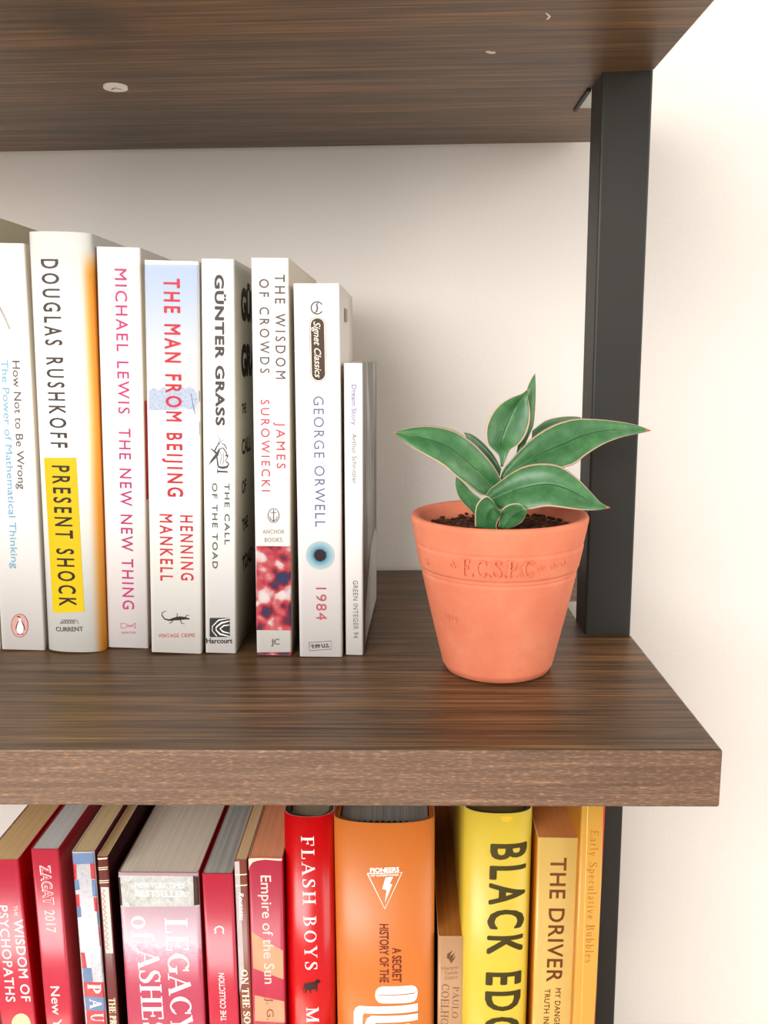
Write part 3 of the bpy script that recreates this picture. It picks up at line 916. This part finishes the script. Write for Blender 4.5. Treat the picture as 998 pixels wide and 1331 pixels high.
# striped blue and red paperback
mwhite = mat('worn_glare_white_print', rgb(226, 226, 230), 0.3, 0.5)  # worn white print with the spine's glare put into its colour
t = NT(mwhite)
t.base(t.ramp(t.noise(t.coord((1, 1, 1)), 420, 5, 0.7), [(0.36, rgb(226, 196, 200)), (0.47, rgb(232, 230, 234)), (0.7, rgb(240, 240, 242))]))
BLUE, RED2 = ink(112, 140, 186, .3), ink(210, 58, 66, .3)
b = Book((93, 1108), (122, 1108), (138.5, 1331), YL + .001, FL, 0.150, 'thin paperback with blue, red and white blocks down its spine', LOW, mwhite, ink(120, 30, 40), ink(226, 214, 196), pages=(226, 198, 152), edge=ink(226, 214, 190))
def sq(y0, y1, l0, l1, r0, r1):
    return [(l0, y0), (r0, y0), (r1, y1), (l1, y1)]
b.poly('spine_block', [sq(1108, 1122, 92, 93.5, 121, 122.5), sq(1143, 1156, 96, 97.5, 102, 104), sq(1143, 1165, 119, 120.5, 124, 126), sq(1178, 1192, 99.6, 101, 105, 106), sq(1185, 1202, 125.6, 127, 128, 129.5), sq(1258, 1276, 107, 109, 119, 121), sq(1295, 1313, 110, 112, 136, 137.5), sq(1232, 1265, 131, 133, 134, 136)], BLUE, layer=1)
b.poly('spine_block', [sq(1122, 1143, 93.5, 95.5, 99, 100), sq(1122, 1142, 117, 118.5, 122.6, 124.3), sq(1162, 1178, 98, 99.5, 103, 104), sq(1166, 1184, 121.5, 123, 126, 128), sq(1238, 1258, 105, 107, 110, 113), sq(1203, 1230, 127.5, 130, 129.6, 132), sq(1276, 1295, 108.5, 110, 134, 136), sq(1313, 1340, 112, 114, 137, 139.5)], RED2, layer=1)
b.text('title', 'P', (122.4, 1279), (123, 1291), 17, ink(244, 240, 240), face='serif', weight=1.3, layer=3)
b.text('title', 'A', (124, 1298), (124.8, 1311), 15, ink(244, 240, 240), face='serif', weight=1.3, layer=3)
b.text('title', 'U', (125.6, 1317), (126.4, 1328), 17, ink(244, 240, 240), face='serif', weight=1.1, layer=3)

BROWN = mat('maroon_cover', rgb(128, 58, 52), 0.3, 0.5)
CREAM = ink(236, 222, 186)
b = Book((126, 1114), (139.5, 1113), (154.5, 1331), YL + .001, FL, 0.150, 'very thin maroon paperback with cream rules and a scuffed pale label', LOW, BROWN, ink(62, 12, 20), ink(200, 186, 160), pages=(214, 176, 124), edge=ink(226, 206, 170))
b.poly('spine_rule', [sq(1114, 1116, 126, 126, 139.5, 139.5), sq(1126, 1127.2, 127, 127, 140, 140), sq(1128.6, 1129.8, 127, 127, 140, 140), sq(1143, 1144.2, 128.5, 128.5, 141.5, 141.5), sq(1145.6, 1146.8, 128.5, 128.5, 141.5, 141.5)], CREAM, layer=1)
b.poly('spine_label', [[(131, 1153), (141, 1153), (147, 1239), (137.6, 1239)]], ink(226, 204, 196, .3), layer=1)
b.strokes('label_scribble', [[(134 + y * .075 + 2.2 * math.sin(y * .9), 1156 + y, .9) for y in range(0, 80, 2)]], ink(150, 96, 90))
b.text('title', 'THE PRIME', (145.4, 1297), (148.6, 1350), 8.2, CREAM, face='serif', weight=1.3)

# thick history paperback, worn white at its head
mworn = mat('worn_red_cover', rgb(226, 110, 130), 0.28, 0.6)
b = Book((153, 1134.5), (257.5, 1136), (266.5, 1331), YL, FL, 0.135, 'thick pink red paperback with big pale serif letters and a worn silver white head', LOW, mworn, mat('red_back_cover', rgb(206, 12, 40), .3), ink(90, 16, 30), pages=(234, 220, 200), edge=ink(150, 120, 100))
t = NT(mworn)
tc = t.n('ShaderNodeTexCoord'); sep = t.n('ShaderNodeSeparateXYZ'); t.l(tc.outputs['Object'], sep.inputs[0])
zA, zB = b.loc(210, 1275)[1], b.loc(210, 1185)[1]
f = mrange(t, sep.outputs['Z'], zA, zB)
nz = t.noise(t.coord((1, 1, 1)), 300, 6, 0.75)
ad = t.n('ShaderNodeMath', operation='ADD'); t.l(f, ad.inputs[0]); t.l(nz, ad.inputs[1])
t.base(t.ramp(ad.outputs[0], [(0.62, rgb(214, 78, 104)), (0.86, rgb(224, 122, 146)), (1.08, rgb(222, 160, 178)), (1.4, rgb(226, 182, 194))]))
m = mat('worn_silver_print', rgb(214, 214, 210), 0.3, 0.6)
t = NT(m)
t.base(t.ramp(t.noise(t.coord((1, 1, 1)), 260, 7, 0.78, 0.6), [(0.33, rgb(120, 118, 112)), (0.42, rgb(196, 196, 192)), (0.6, rgb(230, 232, 230))]))
b.poly('worn_head_band', [[(150, 1136.2), (260, 1137.5), (262, 1176.5), (154, 1177)]], m, layer=1)
b.text('author_name', 'NEW YORK TIMES', (176, 1150), (240, 1151), 7, ink(240, 240, 238), layer=2)
b.text('author_name', 'BESTSELLER', (176, 1161), (242, 1162), 8, ink(240, 240, 238), bold=0.01, layer=2)
b.poly('dark_edge_band', [[(250.8, 1138), (259.5, 1138.3), (261.5, 1174), (252.2, 1177)]], ink(66, 40, 36), layer=2)
b.poly('dark_edge_band', [[(153.5, 1140), (156.2, 1140), (159, 1176), (156.5, 1177)]], ink(66, 40, 36), layer=2)
b.text('title', 'LEGACY', (228.8, 1193), (237, 1345), 29, ink(250, 236, 236), face='serif', spacing=0.03, weight=1.1, layer=3)
b.text('title', 'of', (184, 1190.5), (186.5, 1224), 29, ink(250, 236, 236), face='serif', spacing=0.02, weight=1.0, layer=3)
b.text('title', 'ASHES', (192, 1232), (200.5, 1345), 28, ink(250, 236, 236), face='serif', spacing=0.03, weight=1.1, layer=3)

b = Book((262, 1136), (302, 1136.5), (310.5, 1331), YL, FL, 0.150, 'salmon red hardback with a small horseshoe sign near its head', LOW, PINKRED, mat('dark_red_board', rgb(168, 14, 40), .35), pages=(214, 212, 206), edge=ink(176, 20, 44), pcon=0.45)
b.strokes('publisher_mark', [[(279.4, 1213.6, 1.6), (280.4, 1210.8, 1.6), (279.2, 1208.4, 1.8), (280.6, 1205.6, 2), (285, 1204, 2), (289, 1205.6, 2), (290.6, 1208.6, 1.8), (289.6, 1210.8, 1.6), (290.8, 1213.6, 1.6)]], ink(250, 232, 228))
b.text('title', 'THE COLLECTION', (290.8, 1326.6), (287.6, 1264.6), 7.2, ink(250, 228, 224), bold=0.004)

b = Book((304, 1118), (320.5, 1118), (328.5, 1331), YL + .001, FL, 0.150, 'thin brown paperback with a silvery strip and cream serif letters', LOW, mat('brown_cover', rgb(156, 82, 64), .3, .5), ink(120, 50, 44), pages=(236, 202, 154), edge=ink(224, 196, 150))
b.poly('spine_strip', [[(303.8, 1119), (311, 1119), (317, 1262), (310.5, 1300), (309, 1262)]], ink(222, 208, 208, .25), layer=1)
b.poly('spine_rule', [sq(1135, 1136.5, 304.8, 304.8, 320.8, 320.8), sq(1149, 1150.5, 305.2, 305.2, 321.2, 321.2)], CREAM, layer=2)
b.text('author_name', 'Rousseau', (313.2, 1160), (315, 1196), 6.5, ink(246, 240, 236), shear=0.3, layer=3)
b.text('title', 'ON THE SOCIAL', (317.2, 1260), (323.4, 1360), 8.8, ink(250, 238, 206), face='serif', weight=1.3, layer=3)

b = Book((322.5, 1116), (366.5, 1115), (370.6, 1331), YL, FL, 0.140, 'pink paperback with peach slanted bands and a rounded pale title', LOW, mat('rose_cover', rgb(214, 58, 84), .32, .5), mat('rose_red_back', rgb(214, 24, 52), .3), pages=(236, 162, 118), edge=ink(240, 196, 160))
b.poly('worn_edge', [[(321, 1116), (326, 1115.5), (340, 1115.3), (367, 1114.5), (367, 1117.5), (360, 1118.5), (345, 1117.2), (334, 1118.5), (328, 1121), (324.5, 1126), (323.2, 1134), (322, 1134)]], ink(244, 214, 184), layer=1)
PEACH = ink(240, 178, 138, .32)
b.poly('peach_band', [[(327.0, 1211.5), (367.8, 1235.5), (368.4, 1272.5), (329.5, 1258.5)], [(330.9, 1293.5), (369.4, 1301), (370.6, 1327.8), (331.4, 1326.8)]], PEACH, layer=1)
b.text('title', 'Empire of the Sun', (345.3, 1138), (350.6, 1278.6), 13.2, ink(250, 206, 196), bold=-0.002, layer=2)
b.text('author_name', 'J. G. B', (350.4, 1297), (352, 1340), 8.8, ink(168, 96, 70), layer=2)

b = Book((366.5, 1062.5), (432.5, 1063.5), (434.6, 1331), YL + .002, FL, 0.155, 'rounded bright red hardcover with white serif letters and a small dark horse', LOW, HOTRED, HOTRED, kind='hard', bulge=0.009, recess=0.0045, pages=(176, 164, 140), edge=ink(246, 196, 186), boards=ink(96, 84, 66))
b.text('title', 'FLASH BOYS', (399.4, 1087), (404.6, 1260.6), 16.5, ink(252, 240, 232), face='serif', spacing=0.20, weight=0.95)
horse = [(396, 1278), (404, 1276.4), (409, 1275.6), (412, 1272.4), (414.6, 1273), (416.8, 1275.2), (416, 1277.8), (413.6, 1277.6), (412.6, 1281.6), (413, 1285.2), (411.8, 1289.4), (410.6, 1289), (410.6, 1286), (407.6, 1286), (404, 1286.2), (405, 1290.6), (403.2, 1290.6), (401.6, 1286.8), (399, 1287), (398.4, 1290.4), (396.6, 1291.8), (396, 1289), (397, 1287), (395.2, 1283.4)]
b.poly('emblem', [horse], ink(58, 22, 20))
b.strokes('emblem', [[(396, 1279, 1.2), (393.6, 1285, 1), (394.4, 1290.6, .8)], [(388, 1285, .9), (389.4, 1285.6, .9)], [(390.6, 1281.6, .8), (391.8, 1282, .8)]], ink(58, 22, 20))
b.text('author_name', 'MICHAEL', (406, 1309), (409, 1420), 15.6, ink(252, 240, 232), face='serif', spacing=0.1, weight=1.1)

ORANGE = mat('orange_jacket', rgb(238, 132, 50), 0.36, 0.5)
b = Book((432.5, 1071), (565.5, 1071), (564.5, 1331), YL + .001, FL, 0.150, 'very thick orange hardcover with a white lightning bolt triangle', LOW, ORANGE, ORANGE, kind='hard', bulge=0.0085, recess=0.005, pages=(186, 182, 176), edge=ink(246, 190, 130), boards=ink(214, 116, 40), pcon=0.5, headband=[ink(22, 20, 20), ink(222, 214, 204)])
WH = ink(250, 242, 232)
b.strokes('emblem', [[(477.4, 1135.2), (522.4, 1133.8), (500.2, 1181.2), (477.4, 1135.2)]], WH, 1.3)
b.poly('emblem_bolt', [[(501, 1140.4), (511, 1139.6), (506.4, 1148.6), (509.8, 1149.4), (500.2, 1173), (502.4, 1156.6), (496.8, 1155.2)]], WH)
b.text('emblem_name', 'PIONEERS', (481.2, 1131), (518.8, 1129.8), 6.2, WH, bold=0.03)
b.text('emblem_name', 'OF SUPERPOWER', (481.6, 1137.8), (518.6, 1136.8), 2.6, WH, bold=0.02)
DKR = ink(128, 44, 22)
b.text('subtitle', 'HISTORY OF THE', (499, 1201), (499.4, 1277), 11.3, DKR, bold=0.012)
b.text('subtitle', 'A SECRET', (515.6, 1232), (515.6, 1276.4), 11.3, DKR, bold=0.012)
O = [(487.4, 1293), (488.4, 1287), (492, 1283), (497, 1281.6), (535, 1280), (539.6, 1281.6), (542, 1285), (542.6, 1290), (541.6, 1296.4), (538.4, 1300.8), (533, 1302.6), (497, 1303.8), (492, 1302.4), (488.4, 1298.4)]
b.poly('big_lettering', [O], WH, layer=8)
b.strokes('big_lettering', [[(490.6, 1293.4, 1), (539, 1290.2, 1.2)]], ink(206, 104, 66), layer=9)
b.poly('big_lettering', [[(542.8, 1303.4), (542.8, 1313.4), (474, 1316.6), (471.4, 1319), (471.2, 1345), (459.8, 1345), (459.8, 1315), (462, 1309.4), (467, 1306.6)],
                        [(542.8, 1316.4), (542.8, 1325), (489, 1329), (486, 1331), (485.6, 1345), (474, 1345), (474.4, 1330), (477, 1323), (483, 1319.6)],
                        [(532, 1329.6), (532, 1345), (488.4, 1345), (489, 1333)]], WH, layer=8)

b = Book((569.2, 1219), (603.4, 1217), (601.5, 1331), YL + .004, FL, 0.180, 'short tan paperback with a flame sign, sunk between the orange and yellow books', LOW, mat('tan_cover', rgb(216, 164, 116), .32, .5), ink(120, 66, 30), pages=(178, 112, 48), edge=ink(238, 206, 170), lean=math.radians(0.2))
FLM = ink(112, 70, 40)
b.poly('publisher_mark', [[(580.6, 1245), (581, 1240), (588.6, 1234.8), (585.4, 1240.6), (583.4, 1247)], [(583.6, 1248), (585, 1242.6), (591.4, 1238), (588.6, 1243.6), (585, 1250)], [(585.2, 1250.8), (587.4, 1246), (592.2, 1242), (590, 1247), (586.2, 1252)]], FLM)
b.text('publisher_name', 'Harper', (573.8, 1258.6), (597.4, 1256.6), 5, ink(176, 132, 90))
b.text('publisher_name', 'Torch', (577, 1265), (594.6, 1263.4), 5, ink(176, 132, 90))
b.text('publisher_name', '52804', (578, 1271.4), (594.4, 1270), 4.2, ink(190, 146, 104))
b.text('author_name', 'PAULO', (592.6, 1282), (590.8, 1323), 8, ink(150, 108, 72), face='serif', weight=0.8, spacing=0.05)
b.text('author_name', 'COELHO', (578.8, 1279), (577.4, 1332), 10, ink(150, 108, 72), face='serif', weight=0.8, spacing=0.05)

YEL = mat('yellow_jacket', rgb(250, 216, 70), 0.36, 0.5)
b = Book((604, 1059), (694.5, 1058.5), (685.5, 1331), YL - .002, FL, 0.150, 'rounded yellow hardcover with huge black cut letters', LOW, YEL, YEL, kind='hard', bulge=0.009, recess=0.0045, pages=(120, 96, 50), edge=ink(250, 230, 150), boards=ink(90, 72, 34), lean=math.radians(0.45))
g = sans('BLACK EDGE', 0.018, 1.32)
b.glyphs('title', g, (661.6, 1098), (650.6, 1372), 44, ink(72, 60, 12))
b.poly('jacket_dent', [[(648, 1061.5), (654, 1060.6), (664, 1060.4), (667, 1062), (665, 1066), (659, 1069), (652, 1067.5)]], ink(240, 200, 52, .36))

b = Book((699, 1090), (753, 1090), (743.4, 1331), YL, FL, 0.150, 'pale amber paperback with brown capitals, between the yellow hardcover and the slim amber book', LOW, mat('amber_cover', rgb(246, 202, 110), .32, .5), mat('dark_red_cover', rgb(176, 30, 22), .35), mat('orange_side_cover', rgb(238, 140, 30), .35), pages=(218, 140, 76), edge=ink(250, 220, 170))
BR = ink(120, 62, 14)
b.text('title', 'THE DRIVER', (726, 1115), (720, 1276), 20, BR, bold=0.004, spacing=1.1)
b.text('subtitle', 'MY DANGEROUS', (725.4, 1284.4), (722.4, 1358), 7, BR, spacing=1.1)
b.text('subtitle', 'TRUTH IN THE', (711.4, 1285.4), (708.8, 1352), 7, BR, spacing=1.1)

b = Book((756, 1046), (787.0, 1046), (773.6, 1331), YL - .006, FL, 0.150, 'slim amber book with thin serif letters and a red edge, beside the black post', LOW, mat('amber_orange_cover', rgb(242, 178, 74), .32, .5), ink(214, 40, 56), mat('amber_side_cover', rgb(236, 150, 50), .35), pages=(230, 190, 130))
b.text('title', 'Early Speculative Bubbles', (772.8, 1079), (765.4, 1251), 10.3, ink(196, 128, 34), face='serif', spacing=0.12, weight=0.9)
b.poly('red_edge', [[(784.2, 1046), (788, 1046), (781, 1201), (779.6, 1201)]], ink(222, 52, 62), layer=1)
b.poly('red_edge', [[(779, 1221), (781, 1221), (775, 1340), (771.4, 1340)]], ink(222, 52, 62), layer=1)
b.poly('green_edge', [[(779.6, 1201), (782, 1201), (781, 1221), (778.8, 1221)]], ink(86, 100, 60), layer=1)
b.poly('spine_crease', [[(763.4, 1040), (764.8, 1040), (755.4, 1340), (754, 1340)]], ink(250, 206, 116), layer=1)

# ------------------------------------------------------------------ potted plant
PC = Vector((-0.0803, 0.0962, 0.0003))
plant = empty('potted_plant', PC)
tag(plant, 'green broad leaved succulent in a small terracotta pot on the middle shelf', 'plant')

TONE = 0.88
terra = mat('terracotta', rgb(222, 130, 94), 0.75, 0.3)
t = NT(terra)
v = t.coord((1, 1, 1))
t.base(t.ramp(t.noise(v, 42, 5, 0.65), [(0.3, rgb(222, 122, 90)), (0.52, rgb(230, 132, 98)), (0.75, rgb(236, 146, 112))]))
t.bump(t.noise(v, 900, 4), 0.12, 0.0003)

prof = [(0.0, 0.0), (0.0245, 0.0), (0.0262, 0.0008), (0.0270, 0.0026)]
RB, RT, HT = 0.0268, 0.0438, 0.0792
def rad(z): return RB + (RT - RB) * (z / HT) + 0.0006 * math.sin(math.pi * z / HT)
zs = []
z = 0.0035
while z < HT - 0.002:
    zs.append(z)
    z += 0.0006
grooves = [0.0655, 0.0535, 0.0515]
for z in zs:
    r = rad(z)
    for gz in grooves:
        r -= 0.00055 * math.exp(-((z - gz) / 0.0006) ** 2)
    r += 0.0003 if 0.0535 < z < 0.0655 else 0
    prof.append((r, z))
prof += [(RT - 0.0004, HT - 0.0012), (RT - 0.0010, HT - 0.0002), (RT - 0.0020, HT), (RT - 0.0036, HT - 0.0004), (RT - 0.0046, HT - 0.0020), (RT - 0.0062, 0.066), (0.0235, 0.006), (0.0, 0.006)]
SEG = 96
bm = bmesh.new()
rings = []
for r, z in prof:
    if r == 0:
        rings.append([bm.verts.new((0, 0, z))])
    else:
        rings.append([bm.verts.new((r * math.cos(2 * math.pi * i / SEG), r * math.sin(2 * math.pi * i / SEG), z)) for i in range(SEG)])
for A, B_ in zip(rings, rings[1:]):
    for i in range(SEG):
        j = (i + 1) % SEG
        if len(A) == 1:
            bm.faces.new((A[0], B_[j], B_[i]))
        elif len(B_) == 1:
            bm.faces.new((A[i], A[j], B_[0]))
        else:
            bm.faces.new((A[i], A[j], B_[j], B_[i]))
pot = link('pot', bm, terra, plant, True)


def on_pot(vs, fs, name, lift=0.0011, m=terra):
    """raised marks wrapped round the pot: vs are (arc length, height)"""
    b2 = bmesh.new()
    outer, inner = [], []
    for a, z in vs:
        ang = -math.pi / 2 + a / rad(z)
        for lst, r in ((outer, rad(z) + 0.0003 + lift), (inner, rad(z) - 0.0006)):
            lst.append(b2.verts.new((r * math.cos(ang), r * math.sin(ang), z)))
    cnt = {}
    for f in fs:
        try:
            b2.faces.new([outer[i] for i in f])
        except ValueError:
            continue
        for i in range(len(f)):
            e = (f[i], f[(i + 1) % len(f)])
            cnt.setdefault(tuple(sorted(e)), []).append(e)
    for es in cnt.values():
        if len(es) == 1:
            a, c = es[0]
            b2.faces.new((outer[c], outer[a], inner[a], inner[c]))
    return link(name, b2, m, pot)


def pot_at(px, py):
    """(arc, height) on the near side of the pot seen at a pixel"""
    z = 0.06
    d = ray(px, py)
    for _ in range(20):
        r = rad(z)
        o = CAM - PC
        a, b_, c = d.x ** 2 + d.y ** 2, o.x * d.x + o.y * d.y, o.x ** 2 + o.y ** 2 - r * r
        disc_ = max(0.0, b_ * b_ - a * c)
        s = (-b_ - math.sqrt(disc_)) / a
        p = o + d * s
        z = p.z
    return ((math.atan2(p.y, p.x) + math.pi / 2) * rad(z), z)


a0, zt0 = pot_at(600, 736)
a1, zt1 = pot_at(692, 737)
vs, fs = serif('F.C.S.P.C', 1.15, 0.02)
W = max(v[0] for v in vs)
cap = 0.0082
on_pot([(a0 + x / W * (a1 - a0), zt0 - 0.0041 + y * cap) for x, y, _ in vs], fs, 'stamped_letters')
sv, sf = [], []
for px, py, s in ((556, 728, 1), (589, 733, 1), (703, 737, 1), (719, 734, 1), (732, 730, 1)):
    a, z = pot_at(px, py)
    pts = [(a + 0.0018 * (0.3 + .7 * i / 14) * math.cos(i * .42), z + 0.0018 * (0.3 + .7 * i / 14) * math.sin(i * .42), 0.0007) for i in range(15)]
    sv, sf = [], []
    ribbon(pts, sv, sf)
    on_pot(sv, sf, 'stamped_scroll', 0.0007)
a, z = pot_at(587, 803)
sv, sf = [], []
for k in range(4):
    ribbon([(a - .004 + k * .0022, z + .0014, .0004), (a - .0036 + k * .0022, z - .0012 - .001 * (k % 2), .0004), (a - .0026 + k * .0022, z + .0008, .0003)], sv, sf)
on_pot(sv, sf, 'maker_scratch', -0.00025, mat('scratched_terracotta', rgb(190, 104, 76), .9))

soilm = mat('potting_soil', rgb(70, 42, 28), 0.95, 0.2)
t = NT(soilm)
t.base(t.ramp(t.noise(t.coord((1, 1, 1)), 420, 5, 0.7), [(0.35, rgb(38, 22, 15)), (0.55, rgb(84, 50, 34)), (0.72, rgb(140, 92, 66))]))
bm = bmesh.new()
SR = RT - 0.0053
rr = [0, .006, .012, .018, .024, .029, .033, SR]
rings = []
for r in rr:
    if r == 0:
        rings.append([bm.verts.new((0, 0, 0.0725))])
    else:
        rings.append([bm.verts.new((r * math.cos(2 * math.pi * i / 64), r * math.sin(2 * math.pi * i / 64), 0.0712 + (0 if r == SR else random.uniform(-.0016, .0026)) + 0.001 * math.cos(r * 80))) for i in range(64)])
for A, B_ in zip(rings, rings[1:]):
    for i in range(64):
        j = (i + 1) % 64
        bm.faces.new((A[0], B_[i], B_[j]) if len(A) == 1 else (A[i], B_[i], B_[j], A[j]))
soil = link('soil', bm, soilm, plant, True)
bm = bmesh.new()
for _ in range(420):
    r, a = SR * 0.96 * math.sqrt(random.random()), random.uniform(0, 6.28)
    s = random.uniform(.0005, .0014)
    bmesh.ops.create_icosphere(bm, subdivisions=1, radius=s, matrix=Matrix.Translation((r * math.cos(a), r * math.sin(a), 0.0722 + s * .3)) @ Matrix.Diagonal((random.uniform(.7, 1.6), 1, .7, 1)))
crumbs = link('soil_crumbs', bm, soilm, plant, False)
crumbs['kind'] = 'stuff'

TONE = 0.78
leafm = mat('leaf_green', rgb(70, 120, 70), 0.38, 0.5)
t = NT(leafm)
v = t.coord((1, 1, 1))
n1 = t.noise(v, 130, 4, 0.6, 0.4)
c = t.ramp(n1, [(0.3, rgb(54, 106, 58)), (0.5, rgb(68, 122, 70)), (0.72, rgb(88, 142, 88))])
spk = t.noise(v, 1300, 2, 0.5)
c = t.mix(t.ramp(spk, [(0.74, (0, 0, 0, 1)), (0.80, (.7, .7, .7, 1))]), c, rgb(176, 198, 160))
t.base(c)
t.bump(n1, 0.1, 0.0008)
marginm = mat('leaf_margin', rgb(232, 196, 164), 0.5, 0.4)
tipm = mat('leaf_tip', rgb(206, 120, 84), 0.6, 0.4)
creasem = mat('leaf_crease', rgb(34, 78, 42), 0.45, 0.4)


def resample(pts, n):
    P = [Vector(p) for p in pts]
    ln = [0.0]
    for a, b_ in zip(P, P[1:]):
        ln.append(ln[-1] + (b_ - a).length)
    out = []
    for i in range(n):
        s = ln[-1] * i / (n - 1)
        k = 0
        while k < len(P) - 2 and ln[k + 1] < s:
            k += 1
        f = (s - ln[k]) / max(1e-9, ln[k + 1] - ln[k])
        # Catmull-Rom between k and k+1
        p0, p1, p2, p3 = P[max(0, k - 1)], P[k], P[k + 1], P[min(len(P) - 1, k + 2)]
        out.append(0.5 * ((2 * p1) + (p2 - p0) * f + (2 * p0 - 5 * p1 + 4 * p2 - p3) * f * f + (3 * p1 - p0 - 3 * p2 + p3) * f ** 3))
    return out


def zp(X, Y): return (480 + X / 2.626, 460 + Y / 2.626)


def leaf(A, B_, yb, yt, fold, belly=0.0, thick=0.0022, tilt=0.0, n=30, bow=0.0, crease=True):
    """A, B_: the two margins from base to tip; yb, yt: depth at base and tip; tilt: how much farther margin A stands than B;
    fold: how deep the midrib lies (positive = away from the room); bow: how far the middle of the leaf leans to the room."""
    a2, b2 = resample([p + (0,) for p in A], n), resample([p + (0,) for p in B_], n)
    T = [0, .042, .08, .18, .32, .43, .485, .515, .57, .68, .82, .92, .958, 1]
    bm = bmesh.new()
    front, back = [], []
    for i in range(n):
        s = i / (n - 1)
        Y = yb + (yt - yb) * s - bow * math.sin(math.pi * s)
        w_ = math.sin(math.pi * min(1, s * 1.02 + .04)) ** .6 if s < .98 else 0.15
        pa, pb = at(a2[i].x, a2[i].y, y=Y + tilt * w_), at(b2[i].x, b2[i].y, y=Y - tilt * w_)
        fr, bk = [], []
        width = (pa - pb).length
        for tt in T:
            u = 2 * tt - 1
            p = pa.lerp(pb, tt)
            d = fold * (1 - abs(u) ** 1.3) * min(1, width / 0.016) - belly * math.sin(math.pi * abs(u)) * min(1, width / 0.016)
            th = thick * (1 - u ** 4) * min(1.0, width / 0.006) * 0.5
            q = p + Vector((0, d, 0)) - PC
            fr.append(bm.verts.new(q + Vector((0, -th, 0))))
            bk.append(fr[-1] if tt in (0, 1) else bm.verts.new(q + Vector((0, th, 0))))
        front.append(fr)
        back.append(bk)
    m = len(T)
    for i in range(n - 1):
        s = (i + .5) / (n - 1)
        for j in range(m - 1):
            mi = 2 if s > .955 else (1 if j in (0, m - 2) else (3 if crease and j == 6 and .25 < s < .8 else 0))
            f = bm.faces.new((front[i][j], front[i + 1][j], front[i + 1][j + 1], front[i][j + 1]))
            f.material_index, f.smooth = mi, True
            q = (back[i][j], back[i][j + 1], back[i + 1][j + 1], back[i + 1][j])
            f = bm.faces.new(q)
            f.material_index, f.smooth = (0 if mi == 3 else mi), True
    for i in (0, n - 1):
        for j in range(m - 1):
            q = [front[i][j], front[i][j + 1], back[i][j + 1], back[i][j]]
            q2 = []
            for x in q:
                if x not in q2:
                    q2.append(x)
            if len(q2) > 2:
                try:
                    bm.faces.new(q2).material_index = 0
                except ValueError:
                    pass
    bmesh.ops.recalc_face_normals(bm, faces=bm.faces)
    return link('leaf', bm, [leafm, marginm, tipm, creasem], plant, False)


Z = lambda *p: [zp(*q) for q in p]
# back leaves first
leaf(Z((556, 262), (600, 228), (650, 215), (695, 213), (722, 216)), Z((556, 300), (610, 285), (660, 260), (700, 235), (722, 217)), .112, .128, .002)
leaf(Z((450, 392), (425, 345), (385, 300), (350, 275), (322, 267)), Z((444, 420), (410, 390), (370, 345), (340, 300), (323, 269)), .104, .116, .001)
leaf(Z((500, 345), (517, 260), (524, 190), (535, 130), (548, 95), (565, 66)), Z((520, 335), (545, 280), (561, 240), (567, 170), (568, 110), (566, 67)), .106, .114, -.001, crease=False)
leaf(Z((448, 385), (440, 345), (405, 310), (397, 260), (410, 215), (440, 175), (480, 150), (520, 136), (542, 118)), Z((456, 385), (480, 330), (510, 310), (535, 275), (548, 230), (548, 190), (541, 150), (545, 122)), .098, .106, .006, .001)
leaf(Z((447, 425), (460, 390), (520, 320), (570, 275), (630, 240), (690, 222), (740, 220), (820, 226), (890, 237), (935, 250), (960, 261)), Z((455, 440), (500, 425), (590, 408), (670, 387), (705, 374), (740, 345), (800, 308), (860, 285), (910, 274), (940, 268), (960, 263)), .098, .112, .003, .0012, tilt=.004, bow=.004)
leaf(Z((452, 452), (447, 424), (430, 392), (400, 350), (350, 300), (290, 262), (215, 246), (150, 250), (105, 261), (78, 265)), Z((425, 482), (398, 482), (375, 478), (330, 445), (290, 415), (250, 380), (190, 345), (130, 310), (98, 283), (79, 268)), .092, .084, .003, .0012, tilt=.004, bow=.004)
leaf(Z((386, 545), (380, 510), (378, 492), (350, 470), (320, 440), (296, 420)), Z((366, 560), (345, 535), (320, 510), (303, 485), (293, 450), (295, 421)), .088, .086, .002, crease=False)
leaf(Z((386, 500), (410, 462), (430, 445), (490, 400), (540, 378), (600, 372), (650, 382), (700, 415), (750, 465), (790, 508), (822, 523)), Z((400, 515), (435, 530), (480, 528), (540, 533), (600, 522), (650, 525), (720, 533), (770, 534), (800, 530), (822, 526)), .086, .074, .003, .0012, tilt=.005, bow=.006)
leaf(Z((360, 590), (361, 535), (372, 505), (398, 485), (420, 500), (436, 522), (452, 540)), Z((440, 605), (434, 590), (440, 570), (446, 560), (450, 552), (451, 546), (453, 542)), .078, .072, .003, -.002, thick=.005, crease=False)
leaf(Z((440, 590), (446, 555), (455, 528), (480, 513), (505, 510), (522, 515), (538, 530)), Z((470, 600), (490, 592), (505, 585), (520, 575), (530, 560), (537, 545), (539, 533)), .077, .070, .002, -.0015, thick=.004, crease=False)
